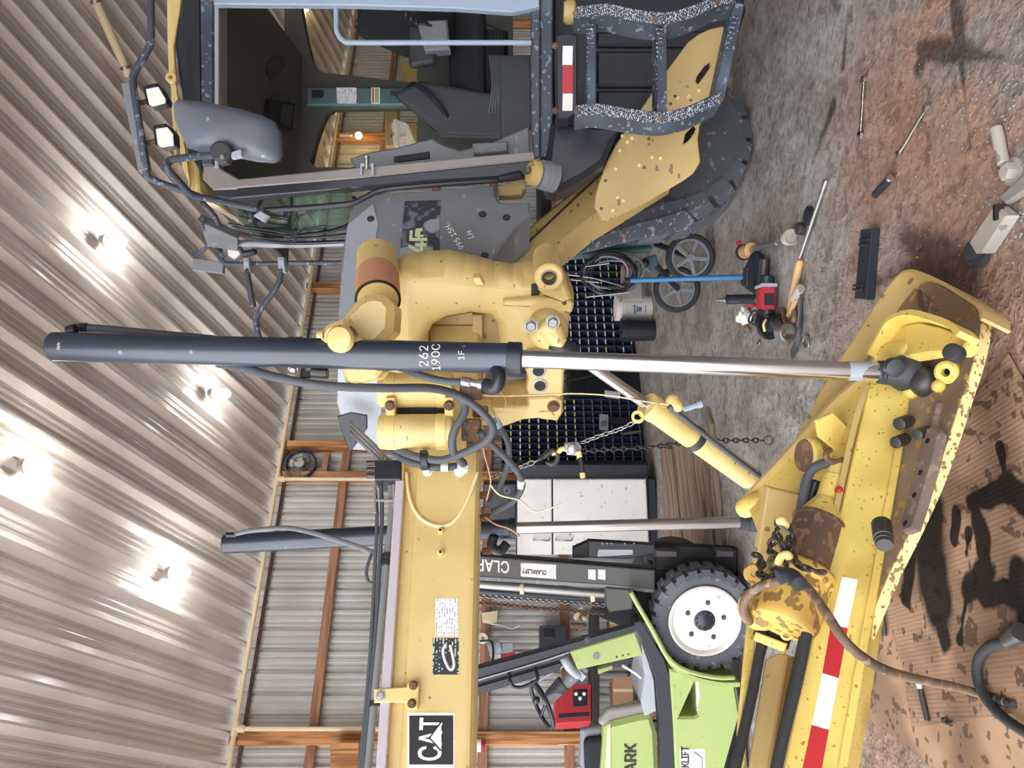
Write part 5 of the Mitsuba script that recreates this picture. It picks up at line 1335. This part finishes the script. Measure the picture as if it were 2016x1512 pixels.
for x in (1150, 1180, 1210, 1236):
    part(k, 'drawer', prism([WL(a, b, .57) for a, b in ((x - 26, 722), (x, 722), (x, 780), (x - 26, 780))], WN * .02, .004), 'm_black_flat', False)
part(k, 'paper', prism([WL(x, y, .575) for x, y in ((1190, 768), (1222, 772), (1220, 786), (1190, 782))], WN * .002), 'm_label_white', False)
part(k, 'pipe', bar(WL(1108, 752, .62), WL(1190, 735, .62), .015, .015), 'm_dark_steel', False)
k = thing('bench_vice', 'grey and black clamp tool standing before the yellow-labelled bin rack', 'tool')
part(k, 'plate', prism([WL(x, y, .62) for x, y in ((1180, 815), (1198, 816), (1198, 846), (1180, 844))], WN * .03, .003), 'm_gray_light', False)
part(k, 'knob', cyl(WL(1188, 834, .62), WL(1188, 834, .66), .034), 'm_black')
part(k, 'arm', bar(WL(1198, 828, .62), WL(1252, 830, .62), .05, .09), 'm_black', False)
part(k, 'lower_arm', bar(WL(1225, 855, .62), WL(1262, 850, .62), .03, .03), 'm_steel', False)

# refrigerator
RD = 8.75
k = thing('refrigerator', 'old white two-door refrigerator with a black side, behind the far rod', 'refrigerator')
part(k, 'body', prism(DP(((1018, 913), (1276, 913), (1284, 1092), (1016, 1092)), RD + .06), TOW * .42, .015), 'm_black', False)
part(k, 'freezer_door', prism(DP(((1019, 943), (1086, 943), (1087, 1092), (1018, 1092)), RD), TOW * .05, .012), 'm_white', 30)
part(k, 'fridge_door', prism(DP(((1089, 943), (1272, 943), (1279, 1092), (1090, 1092)), RD), TOW * .05, .012), 'm_white', 30)
for x0, x1 in ((1050, 1082), (1094, 1126)):
    part(k, 'handle', tube(WD3(((x0, 1064, RD), (x0 + 3, 1064, RD - .05), (x1 - 3, 1064, RD - .05), (x1, 1064, RD))), .01, 5, 8), 'm_chrome', True)
part(k, 'kick_plate', prism(DP(((1276, 943), (1290, 943), (1296, 1090), (1282, 1090)), RD + .05), TOW * .3, .004), 'm_black', False)
k = thing('tabletop_radio', 'black radio box on top of the white refrigerator', 'radio')
part(k, 'case', prism(DP(((952, 952), (1016, 952), (1016, 1042), (952, 1042)), RD + .1), TOW * .3, .01), 'm_black', False)
part(k, 'dial', pipe_ring(W(998, 966, RD + .095), -TOW, .03, .036, .005), 'm_gray_light')
part(k, 'panel', prism(DP(((985, 955), (1012, 955), (1012, 1010), (985, 1010)), RD + .094), TOW * .005, .002), 'm_plastic', False)
# boards lying in front of it
for q, lb in ((((1300, 880), (1320, 884), (1354, 1150), (1312, 1150)), 'wide board on the floor next to the refrigerator'), (((1322, 860), (1376, 884), (1398, 1150), (1356, 1150)), 'board second from the refrigerator on the floor'), (((1380, 905), (1388, 900), (1412, 1150), (1402, 1150)), 'narrow dark board on the floor'),
              (((1388, 800), (1398, 835), (1428, 1150), (1415, 1150)), 'narrow board nearest to the shift cylinder on the floor')):
    D = .05 if q[0][0] < 1340 else .035
    solo('board', prism([floor(x, y, D) for x, y in q], V(0, 0, -D + .002), .004), 'm_plank', lb, 'board', 'boards on the floor by the refrigerator', smooth=False)

# exhaust fan between the posts
k = thing('exhaust_fan', 'black-rimmed exhaust fan mounted high between two wall posts', 'fan')
fc = WL(594, 918, .12)
part(k, 'ring', pipe_ring(fc - WN * .03, -WN, .175, .2, .06, 40), 'm_black')
part(k, 'motor', cyl(fc - WN * .0, fc - WN * .09, .05), 'm_steel')
fa_, fb_, _ = frame(-WN)
for i in range(6):
    t = 2 * np.pi * i / 6 + .3
    r_, s_ = np.cos(t) * fa_ + np.sin(t) * fb_, -np.sin(t) * fa_ + np.cos(t) * fb_
    part(k, 'blade', prism([fc - WN * .03 + r_ * .045 - s_ * .02, fc - WN * .05 + r_ * .16 - s_ * .05, fc - WN * .02 + r_ * .165 + s_ * .05, fc - WN * .015 + r_ * .045 + s_ * .02], WN * .003), 'm_steel', False)
for r_ in (.08, .13):
    part(k, 'guard_ring', tube([fc - WN * .1 + r_ * (np.cos(t) * fa_ + np.sin(t) * fb_) for t in np.arange(24) * 2 * np.pi / 24], .004, 1, 6, True), 'm_black', True)
for z, l in ((WL(640, 918, .1), .36), (WL(556, 918, .1), .36)):
    part(k, 'frame_board', box(z, WD * l, WN * .05, UP * .07), 'm_timber', False)

# things on and in front of the wall, seen below the frame on the left
def on_wall(pts, off, t):
    return prism([WL(x, y, off) for x, y in pts], WN * t, .004)


k = thing('panel_box', 'dark metal panel box on the wall behind the mast chains', 'box')
part(k, 'door', on_wall(((1062, 1232), (1116, 1230), (1114, 1285), (1062, 1288)), .3, .25), 'm_plastic', False)
part(k, 'switch', on_wall(((1070, 1238), (1092, 1238), (1092, 1256), (1070, 1256)), .31, .01), 'm_black', False)
k = thing('welder', 'red welding machine with a black control face, beyond the steering wheel', 'welding machine')
part(k, 'body', on_wall(((1092, 1350), (1164, 1346), (1164, 1420), (1094, 1424)), .75, .4), 'm_red', False)
part(k, 'front_panel', on_wall(((1128, 1358), (1156, 1356), (1156, 1390), (1128, 1392)), .76, .01), 'm_black', False)
for i in range(3):
    part(k, 'dial', cyl(WL(1134 + i * 8, 1366 + 9 * (i % 2), .765), WL(1134 + i * 8, 1366 + 9 * (i % 2), .78), .018, sides=12), 'm_white_flat')
part(k, 'vent', on_wall(((1100, 1406), (1160, 1402), (1160, 1410), (1100, 1414)), .76, .008), 'm_black', False)
k = thing('steel_bench', 'black steel bench carrying the red welder', 'bench')
part(k, 'top', on_wall(((1166, 1190), (1180, 1190), (1180, 1440), (1166, 1440)), .8, .5), 'm_dark_steel', False)
for y in (1200, 1300, 1425):
    part(k, 'leg', bar(WL(1180, y, .85), WL(1180, y, .85) * V(1, 1, 0), .06, .06, TOW), 'm_black', False)
part(k, 'lower_shelf', on_wall(((1250, 1190), (1256, 1190), (1256, 1440), (1250, 1440)), .85, .6), 'm_black', False)
for q, lb in ((((1206, 1334), (1248, 1330), (1248, 1385), (1208, 1388)), 'largest brown cardboard box, on the bench shelf behind the forklift dash'), (((1200, 1212), (1216, 1208), (1218, 1240), (1202, 1244)), 'small brown cardboard box beside the mast foot'), (((1226, 1204), (1240, 1204), (1242, 1228), (1230, 1232)), 'narrow brown cardboard box between mast foot and fender')):
    k = thing('cardboard_box', lb, 'box')
    part(k, 'carton', on_wall(q, .7, .3), 'm_cardboard_box', False)
    part(k, 'tape_strip', on_wall([(x, (y * 5 + sum(p[1] for p in q) / 4) / 6) if False else (x, sum(p[1] for p in q) / 4 + (3 if i in (2, 3) else -3)) for i, (x, y) in enumerate(q)], .702, .004), 'm_pvc', False)
k = thing('bench_grinder', 'grey grinder with red base fixed to the wall above the guard post', 'grinder')
part(k, 'motor', cyl(WL(962, 1278, .3), WL(985, 1272, .3), .10, .085), 'm_gray_light')
part(k, 'body', on_wall(((972, 1266), (1010, 1266), (1010, 1288), (972, 1290)), .35, .15), 'm_gray_light', False)
part(k, 'base', on_wall(((985, 1288), (1014, 1284), (1016, 1294), (988, 1298)), .36, .15), 'm_red', False)
part(k, 'guard', tube([WL(x, y, .4) for x, y in ((944, 1262), (964, 1262), (970, 1272), (970, 1300), (960, 1306))], .012, 5, 8), 'm_black', True)
solo('tape_roll', pipe_ring(WL(951, 1258, .16), -WN, .02, .055, .05, 28), 'm_white', 'white roll hung on the wall above the grinder', 'roll')
k = thing('bracket_plate', 'beige bracket plate on the wall beside the mast chains', 'bracket')
part(k, 'plate', on_wall(((948, 1206), (980, 1202), (979, 1222), (968, 1226), (950, 1222)), .2, .08), 'm_pvc', False)
part(k, 'string', tube([WL(x, y, .2) for x, y in ((966, 1228), (990, 1232), (1008, 1238), (1024, 1232))], .006, 4, 6), 'm_white_flat', True)
k = thing('junk_pile', 'pile of reddish parts on the bench behind the mast', 'parts')
r = np.random.default_rng(5)
for i in range(9):
    c = WL(1118 + r.random() * 40, 1212 + r.random() * 62, .6 + r.random() * .2)
    part(k, 'piece', box(c, unit(r.normal(size=3)) * .1, *(lambda a: (a[0] * .09, a[1] * .12))(frame(unit(r.normal(size=3)))[:2])) if False else hull([(c, .03), (c + r.normal(size=3) * .05, .025)]), ('m_red', 'm_pvc', 'm_gray', 'm_rust')[i % 4], 30)
k = thing('socket_box', 'white outlet box on the wall girt by the post', 'outlet')
part(k, 'plate', on_wall(((1100, 1456), (1118, 1456), (1118, 1466), (1100, 1466)), .14, .04), 'm_white_flat', False)
part(k, 'sockets', join(*[cyl(WL(x, 1461, .14), WL(x, 1461, .145), .014, sides=12) for x in (1105, 1113)]), 'm_gray_light')
k = thing('red_canister', 'red canister at the wall post below the grader frame', 'canister')
part(k, 'body', lathe(WL(950, 1468, .25), V(0, 0, 1), [(-.02, .05), (0, .06), (.10, .06), (.12, .04), (.13, .02)], 24), 'm_red', 40)
part(k, 'label', pipe_ring(WL(948, 1468, .25), UP, .055, .0608, .05), 'm_white_flat')
solo('short_board', on_wall(((650, 1462), (706, 1462), (706, 1540), (650, 1540)), .5, .3), 'm_post', 'short light board behind the tubes at the frame head', 'board', smooth=False)
for (x, y), lb in (((600, 17), 'glowing bulb seen through the rear cab window'), ((706, 267), 'glowing bulb seen through the front cab window')):
    c = ceil_at(x, y) if x < 620 else WL(x, y, .35)
    k = thing('lit_bulb', lb, 'light bulb')
    part(k, 'socket', cyl(c + UP * .1, c + UP * .3, .02, sides=12) if x > 620 else cyl(c, c + UP * .15, .03, sides=12), 'm_white_flat')
    kk = part(k, 'bulb', ball(c, .06, 2), 'm_bulb_glass', True)
    scene[kk]['emitter'] = {'type': 'area', 'radiance': {'type': 'rgb', 'value': [BULB * .35, BULB * .22, BULB * .08]}}

# ---------------------------------------------------------------- cart, buckets, jack between grader and racks
k = thing('washer_cart', 'teal tank cart with coiled hose and two spoked wheels', 'cart')
CA = 6.6
part(k, 'tank', lathe(W(1285, 470, CA), W(1112, 483, CA) - W(1285, 470, CA), [(0, .06), (.01, .085), (.5, .088), (.66, .085), (.7, .06)], 28), 'm_teal', 40)
part(k, 'cap', cyl(W(1122, 482, CA), W(1104, 484, CA), .062), 'm_white_flat')
part(k, 'pipe', cyl(W(1120, 505, CA - .05), W(1280, 490, CA - .05), .03, sides=14), 'm_teal')
part(k, 'foot', prism(DP(((1266, 508), (1292, 500), (1296, 520), (1280, 536), (1262, 524)), CA - .05), TOW * .1, .01), 'm_teal', False)
part(k, 'knob', ball(W(1270, 518, CA - .1), .035, 2), 'm_black', True)
part(k, 'axle_frame', join(bar(W(1290, 480, CA), W(1362, 507, 6.35), .04, .04, TOW), bar(W(1290, 520, CA), W(1335, 570, 6.75), .04, .04, TOW)), 'm_black', False)
part(k, 'motor_box', prism(DP(((1228, 520), (1262, 512), (1266, 590), (1226, 592)), CA), TOW * .2, .01), 'm_frame_gray', False)
part(k, 'red_handle', cyl(W(1228, 528, CA - .03), W(1244, 522, CA - .03), .022), 'm_red')
for (x, y), D, r in (((1362, 508), 6.28, .192), ((1335, 570), 6.78, .196)):
    c = W(x, y, D)
    c[2] = r + .006
    n = unit(V(-.05, -1, .0))
    wk = part(k, 'wheel_tyre', pipe_ring(c + n * -.03, n, r * .80, r, .06, 44, .015), 'm_rubber', 40)
    part(wk, 'rim', pipe_ring(c + n * -.02, n, r * .70, r * .80, .04, 44, .006), 'm_gray', 40)
    part(wk, 'hub', cyl(c - n * .03, c + n * .035, .032), 'm_gray')
    a_, b_, _ = frame(n)
    for i in range(5):
        t = 2 * np.pi * i / 5 + .25
        part(wk, 'spoke', bar(c + .02 * (np.cos(t) * a_ + np.sin(t) * b_), c + r * .74 * (np.cos(t) * a_ + np.sin(t) * b_), .03, .03, n), 'm_gray', False)
r = np.random.default_rng(11)
for i in range(8):
    c = W(1205 + r.normal() * 6, 540 + r.normal() * 5, CA - .14 - .012 * i)
    a, b = .19 + .03 * r.normal(), .15 + .02 * r.normal()
    part(k, 'hose_coil', tube([c + V(b * np.cos(t), .02 * np.sin(2 * t + i), a * np.sin(t)) for t in np.arange(14) * 2 * np.pi / 14], .011, 3, 8, True), 'm_rubber' if i % 2 else 'm_gray', True)
for pts in (((1112, 540, CA - .2), (1170, 548, CA - .25), (1240, 568, CA - .2)), ((1150, 525, CA - .2), (1200, 518, CA - .25)), ((1155, 585, CA - .2), (1240, 575, CA - .25)), ((1120, 550, CA - .2), (1180, 556, CA - .28))):
    part(k, 'lance', tube(WD3(pts), .008, 4, 8), 'm_steel', True)


def bucket(x, y, D, h, r, m, lb):
    k = thing('bucket', lb, 'bucket')
    c = W(x, y, D)
    c[2] = .004
    part(k, 'shell', lathe(c, UP, [(0, r * .88), (.003, r * .9), (h * .85, r), (h * .86, r * 1.04), (h * .89, r * 1.04), (h * .9, r), (h, r * 1.02)], 36), m, 40)
    part(k, 'lid', lathe(c + UP * h, UP, [(0, r * 1.03), (.012, r * 1.03), (.016, r * .95)], 36), m, 40)
    return k, c


k, c = bucket(1282, 606, 9.15, .40, .15, 'm_white', 'white plastic bucket with blue printing at the foot of the bin rack')
for dz, w_, h_, m in ((.20, .10, .016, 'm_blue'), (.175, .07, .012, 'm_black_flat'), (.13, .05, .04, 'm_blue'), (.08, .09, .010, 'm_gray')):
    th = np.linspace(-w_ / .29, w_ / .29, 9) - .2
    rr = .1365 + .016 * dz / .4 * 1.1
    part(k, 'print', rings(None, np.array([[c + V(rr * 1.012 * np.sin(t), -rr * 1.012 * np.cos(t), dz), c + V(rr * 1.012 * np.sin(t), -rr * 1.012 * np.cos(t), dz + h_), c + V(rr * np.sin(t), -rr * np.cos(t), dz + h_), c + V(rr * np.sin(t), -rr * np.cos(t), dz)] for t in th])), m, False)
bucket(1288, 650, 8.95, .36, .13, 'm_black', 'black plastic bucket standing before the white bucket')
k = thing('service_jack', 'black floor jack with a long blue handle standing upright', 'jack')
jb = floor(1500, 548)
part(k, 'handle', cyl(W(1478, 545, 5.15), W(1240, 552, 5.25), .017), 'm_blue')
part(k, 'tip', cyl(W(1240, 552, 5.25), W(1230, 552, 5.25), .019), 'm_dark')
part(k, 'body', hull([(jb + V(0, .1, .06), .05), (jb + V(.12, -.05, .05), .045), (jb + V(-.08, -.1, .05), .045)]), 'm_black', 40)
part(k, 'pivot', cyl(jb + V(-.05, 0, .09), jb + V(.07, 0, .09), .03), 'm_black')
part(k, 'roller', cyl(jb + V(-.1, -.12, .035), jb + V(.1, -.16, .035), .034), 'm_dark_steel')
part(k, 'socket', cyl(W(1494, 546, 5.15), W(1466, 545, 5.15), .026), 'm_black')

# ---------------------------------------------------------------- tools on the floor
def wrench(x0, y0, x1, y1, lb):
    a, b = floor(x0, y0, .014), floor(x1, y1, .014)
    d = unit(b - a)
    k = thing('wrench', lb, 'wrench', None)
    part(k, 'shank', tube([a + d * .012, (a + b) / 2, b - d * .016], .0085, 3, 10, False, .6), 'm_chrome', True)
    part(k, 'ring_end', pipe_ring(a - UP * .008, UP, .009, .018, .016, 24), 'm_chrome')
    s = np.cross(UP, d)
    J = [b + d * i + s * j for i, j in ((-.018, -.008), (-.006, -.018), (.018, -.016), (.016, -.008), (.002, -.008), (.002, .008), (.016, .008), (.018, .016), (-.006, .018), (-.018, .008))]
    part(k, 'open_end', prism([q + UP * .007 for q in J], -UP * .014, .002), 'm_chrome', False)


wrench(1700, 156, 1693, 266, 'chrome wrench lying nearer to the ladder on the brown floor')
wrench(1823, 212, 1768, 305, 'chrome wrench lying on the grey floor, farther from the ladder')
k = thing('drift_pin', 'black stub of a pin with a bright end on the rusty floor', 'pin')
a, b = floor(1722, 384, .025), floor(1752, 352, .025)
part(k, 'shaft', cyl(a, b, .016), 'm_black')
part(k, 'bright_end', cyl(b - unit(b - a) * .004, b + unit(b - a) * .008, .017), 'm_chrome')
k = thing('link_bar', 'flat black ribbed bar lying beside the drawbar tip', 'bar')
q = ((1694, 452), (1716, 450), (1705, 590), (1682, 588))
part(k, 'bar', prism([floor(x, y, .04) for x, y in q], -UP * .038, .004), 'm_black', False)
for x, y in ((1702, 472), (1700, 482), (1690, 562), (1689, 570)):
    a, b = floor(x - 9, y, .046), floor(x + 9, y, .046)
    part(k, 'rib', bar(a, b, .012, .012), 'm_black', False)
k = thing('pry_bar', 'long steel pry bar with a wooden handle', 'pry bar')
a, b, c, d = floor(1627, 354, .02), floor(1573, 512, .022), floor(1575, 512, .022), floor(1556, 606, .022)
part(k, 'shaft', cyl(a, b, .011), 'm_steel')
part(k, 'ferrule', cyl(a, a + unit(b - a) * .05, .013), 'm_chrome')
mat('m_handle_wood', worn('#c8a06c', '#9b7448', '#7a5636', .74, .6), .5)
part(k, 'handle', lathe(c, d - c, [(0, .014), (.01, .02), (.1, .022), (.24, .02), (.30, .018), (.32, .012)], 18), 'm_handle_wood', 40)
k = thing('hammer', 'old hammer with a grey head beside the wooden pry bar handle', 'hammer')
a, b = floor(1552, 622, .03), floor(1568, 588, .03)
part(k, 'handle', cyl(a, b, .016, .013), 'm_handle_wood')
a, b = floor(1562, 590, .035), floor(1580, 560, .035)
part(k, 'head', lathe(a, b - a, [(0, .018), (.01, .024), (.09, .024), (.12, .026), (.125, .02)], 16), 'm_dusty', 30)
k = thing('bottle_jack', 'tan bottle jack lying on its side with a grey cup', 'jack')
a, b = floor(1462, 488, .055), floor(1522, 486, .055)
a, b = floor(1466, 496, .05), floor(1525, 478, .05)
d = unit(b - a)
part(k, 'body', lathe(a, d, [(0, .03), (.004, .045), (.08, .045), (.084, .042), (.1, .042), (.104, .048), (.16, .048), (.165, .03)], 28), 'm_handle_wood', 30)
part(k, 'base', lathe(a - d * .03, d, [(0, .05), (.002, .055), (.03, .052)], 20), 'm_black', 30)
part(k, 'release_valve', cyl(a + V(.05, .02, .03), a + V(.075, .03, .03), .016), 'm_red')
part(k, 'ram', cyl(a + d * .16, b + d * .06, .02), 'm_steel')
part(k, 'pump', cyl(a + d * .12 + V(-.07, -.03, -.02), a + d * .17 + V(-.08, -.03, -.02), .02), 'm_handle_wood')
c = floor(1553, 468, .035)
part(k, 'cup', lathe(c - d * .03, d, [(0, .02), (.005, .04), (.07, .046), (.072, .038), (.06, .034)], 28), 'm_dusty', 30)
k = thing('impact_wrench', 'red and black air impact wrench lying by the blue jack handle', 'impact wrench')
c = floor(1508, 588, .07)
part(k, 'housing', box(c, V(.14, 0, 0), V(0, .12, 0), V(0, 0, .10), .02), 'm_red', 30)
part(k, 'housing_edge', box(c + V(.075, -.0, .0), V(.02, 0, 0), V(0, .125, 0), V(0, 0, .105), .01), 'm_gray_light', 30)
part(k, 'logo_pad', box(c + V(-.01, -.061, .0), V(.07, 0, 0), V(0, .004, 0), V(0, 0, .06), .001), 'm_black', False)
part(k, 'grip', tube([c + V(.0, .03, .03), c + V(.01, .12, .1), c + V(.015, .19, .18)], .03, 5, 14), 'm_black', True)
part(k, 'trigger', box(c + V(-.03, .1, .06), V(.02, 0, 0), V(0, .04, 0), V(0, 0, .05)), 'm_red', False)
part(k, 'air_fitting', lathe(c + V(.015, .19, .18), V(.02, .5, .6), [(0, .02), (.02, .02), (.022, .012), (.06, .01), (.08, .008)], 14), 'm_steel', 30)
part(k, 'nose', lathe(c + V(-.06, 0, 0), V(-1, -.1, -.1), [(0, .045), (.04, .045), (.05, .035), (.1, .03)], 20), 'm_black', 30)
part(k, 'rear_cap', lathe(c + V(.08, 0, 0), V(1, 0, 0), [(0, .05), (.05, .05), (.06, .03)], 20), 'm_black', 30)
k = thing('hub_assembly', 'greasy black hub and spring assembly with a bright steel ring', 'machine part')
c = floor(1518, 640, .06)
part(k, 'flange', lathe(c + V(0, .04, .0), V(-.2, 1, .5), [(0, .05), (0, .085), (.02, .085), (.022, .05)], 28), 'm_black', 30)
part(k, 'core', lathe(c + V(0, .05, .0), V(.2, -1, -.35), [(0, .05), (.08, .05), (.09, .04), (.16, .04)], 20), 'm_black_flat', 30)
for i in range(4):
    part(k, 'spring_coil', pipe_ring(c + V(.02 + .012 * i, .08 - .0 * i, .02 + .02 * i), V(.4, -.3, 1), .035, .045, .008, 24), 'm_dark_steel')
c2_ = floor(1548, 656, .05)
part(k, 'steel_ring', pipe_ring(c2_ - V(0, .04, 0), V(.1, 1, .3), .035, .052, .07, 32), 'm_steel')
part(k, 'brass_arc', tube([c + V(.03, -.03, .04), c + V(.0, -.05, .06), c + V(-.04, -.04, .05)], .008, 5, 8), 'm_yellow_flat', True)
part(k, 'block', box(c + V(.04, .12, .0), V(.1, 0, 0), V(0, .1, 0), V(0, 0, .09), .015), 'm_black', 30)
r = np.random.default_rng(2)
m = trimesh.creation.icosphere(3, .055)
v = m.vertices * (1 + .9 * (meshkit.noise(m.vertices * 45 + 3, 4)[:, None] - .5)) * V(1, 1, .7)
m.vertices = v + floor(1464, 622, .045)
solo('paper_towel', m, 'm_white_flat', 'crumpled white paper towel beside the black hub', 'towel', smooth=40)
k = thing('curved_blade', 'dark curved steel strip lying under the hammer', 'blade')
P = [floor(x, y, .02) for x, y in ((1576, 560), (1578, 600), (1576, 640), (1569, 675), (1558, 700))]
part(k, 'strip', ribbon(P, UP * .3 + V(1, -.5, 0), .065, .012), 'm_plastic', 40)
k = thing('red_clamp', 'small red metal clamp under the hammer handle', 'clamp')
part(k, 'jaw', tube([floor(x, y, .02) for x, y in ((1540, 608), (1545, 630), (1556, 638), (1564, 625), (1562, 600))], .014, 5, 10), 'm_rust', True)
solo('steel_ring', tube([floor(x, y, .008) for x, y in ((1588, 660), (1581, 672), (1586, 684), (1592, 680), (1591, 668))], .006, 4, 8, True), 'm_steel', 'small steel ring lying beside the dark curved strip', 'ring', smooth=True)
for x, y, lb in ((1497, 675, 'small nut nearer to the black hub'), (1496, 740, 'small nut just under the chrome rod')):
    c = floor(x, y, .0)
    solo('loose_nut', pipe_ring(c + UP * .002, V(-.1, -.5, .9), .008, .017, .022, 6), 'm_steel', lb, 'nut', smooth=False)
k = thing('rusty_knob', 'little rusty wing knob by the paper towel', 'knob')
c = floor(1472, 648, .02)
part(k, 'knob', hull([(c, .018), (c + V(.02, 0, .01), .014)]), 'm_rust', True)
part(k, 'wing', tube([c + V(-.03, 0, .01), c + V(-.05, 0, .02), c + V(-.03, -.02, .015)], .004, 4, 6), 'm_steel', True)
k = thing('black_disc', 'black disc and puck behind the pry bar shaft', 'machine part')
part(k, 'disc', lathe(floor(1596, 425, .0), UP, [(0, .05), (.02, .05), (.026, .04)], 24), 'm_black', 30)
part(k, 'puck', lathe(floor(1583, 450, .0), UP, [(0, .036), (.04, .034), (.044, .02)], 20), 'm_dark_steel', 30)
# drain channel, grey casting and bolt at the right edge of the floor
k = thing('anchor_casting', 'grey concrete-dusted casting with a dark bolt at its end', 'casting')
q = ((1905, 478), (1952, 408), (1960, 406), (1982, 424), (1978, 432), (1935, 498), (1918, 500))
part(k, 'block', prism([floor(x, y, .05) for x, y in q], -UP * .048, .008), 'm_dusty', False)
c = floor(1934, 500, .0)
part(k, 'bolt', lathe(c, UP + V(.2, -.3, 0), [(0, .05), (.035, .05), (.036, .034), (.05, .034), (.054, .026)], 20), 'm_rubber', 30)
part(k, 'notch', box(floor(1966, 418, .045), V(.05, 0, 0), V(0, .02, 0), V(0, 0, .03)), 'm_dark', False)
solo('steel_rail', prism([floor(x, y, .03) for x, y in ((1962, 390), (2040, 320), (2060, 345), (1978, 402))], -UP * .028, .005), 'm_frame_gray', 'dusty steel rail end next to the grey casting', 'rail', smooth=False)
k = thing('anchor_bolt', 'pale dusty bolt standing at the edge of the floor rail', 'bolt')
c = floor(1996, 338, .0)
part(k, 'nut', lathe(c, UP, [(0, .03), (.03, .03), (.034, .024)], 6), 'm_dusty', False)
part(k, 'washer', lathe(c, UP, [(0, .045), (.006, .045)], 20), 'm_dusty')
part(k, 'rod', cyl(c + V(.03, .02, .02), c + V(.16, .06, .02), .018), 'm_dusty')
r = np.random.default_rng(9)
ms = []
for i in range(420):
    x, y = r.uniform(1720, 2016), r.uniform(120, 520)
    if r.random() > ((x - 1700) / 316) ** 1.5:
        continue
    m = trimesh.creation.icosphere(0, r.uniform(.002, .0075))
    m.apply_scale([1, 1.3, .6])
    m.apply_translation(floor(x, y, .003))
    ms.append(m)
solo('grit', join(*ms), 'm_frame_gray', 'grit and crumbs scattered over the grey floor', 'grit', smooth=False, kind='stuff')

# ---------------------------------------------------------------- lever hoist hanging beside the shift cylinder
k = thing('lever_hoist', 'lever chain hoist with yellow handle hanging under the grader frame', 'hoist')
HD = 3.62
part(k, 'load_chain', chain(WD3(((962, 942, HD + .1), (1000, 928, HD + .05), (1040, 914, HD), (1062, 905, HD))), .026, .0042, .010), 'm_steel', True)
hk_ = ((1058, 908), (1066, 902), (1085, 890), (1094, 882), (1096, 890), (1094, 902), (1086, 910), (1076, 910))
part(k, 'hook', tube(WD3([(x, y, HD) for x, y in ((1060, 905), (1074, 896), (1088, 888), (1097, 894), (1096, 908), (1086, 914), (1074, 910))]), [.008, .016, .014, .012, .012, .012, .006], 5, 10), 'm_dark_steel', True)
part(k, 'latch', tube(WD3(((1064, 904, HD - .01), (1080, 890, HD - .01))), .006, 2, 8), 'm_black', True)
part(k, 'upper_hook', tube(WD3(((1086, 893, HD), (1098, 890, HD), (1106, 884, HD), (1114, 884, HD), (1120, 884, HD))), .012, 5, 10), 'm_yellow_flat', True)
part(k, 'housing', prism(DP(((1114, 874), (1140, 872), (1145, 880), (1142, 898), (1118, 896), (1112, 886)), HD - .03), TOW * .1, .01), 'm_gray_light', 30)
part(k, 'cover', lathe(W(1128, 884, HD - .03), -TOW, [(0, .025), (.012, .022), (.016, .01)], 20), 'm_steel', 30)
part(k, 'handle', cyl(W(1141, 897, HD - .04), W(1148, 934, HD - .06), .011, sides=14), 'm_black')
part(k, 'handle_end', cyl(W(1146, 930, HD - .06), W(1148, 941, HD - .06), .0125, sides=14), 'm_yellow_flat')
part(k, 'handle_root', cyl(W(1138, 888, HD - .04), W(1142, 902, HD - .04), .013, sides=14), 'm_yellow_flat')
part(k, 'hand_chain', chain(WD3(((1144, 872, HD), (1180, 858, HD - .05), (1220, 845, HD - .1), (1256, 828, HD - .12))), .024, .0036, .009), 'm_steel', True)
part(k, 'slack_chain', chain(WD3(((1145, 888, HD + .02), (1220, 884, HD + .1), (1300, 878, HD + .2), (1345, 872, HD + .25), (1400, 868, HD + .3), (1502, 867, HD + .35))), .026, .0042, .010), 'm_dark_steel', True)
part(k, 'end_ring', tube([W(1513, 867, HD + .36) + .022 * V(np.cos(t), 0, np.sin(t)) for t in np.arange(12) * 2 * np.pi / 12], .003, 2, 6, True), 'm_dark_steel', True)
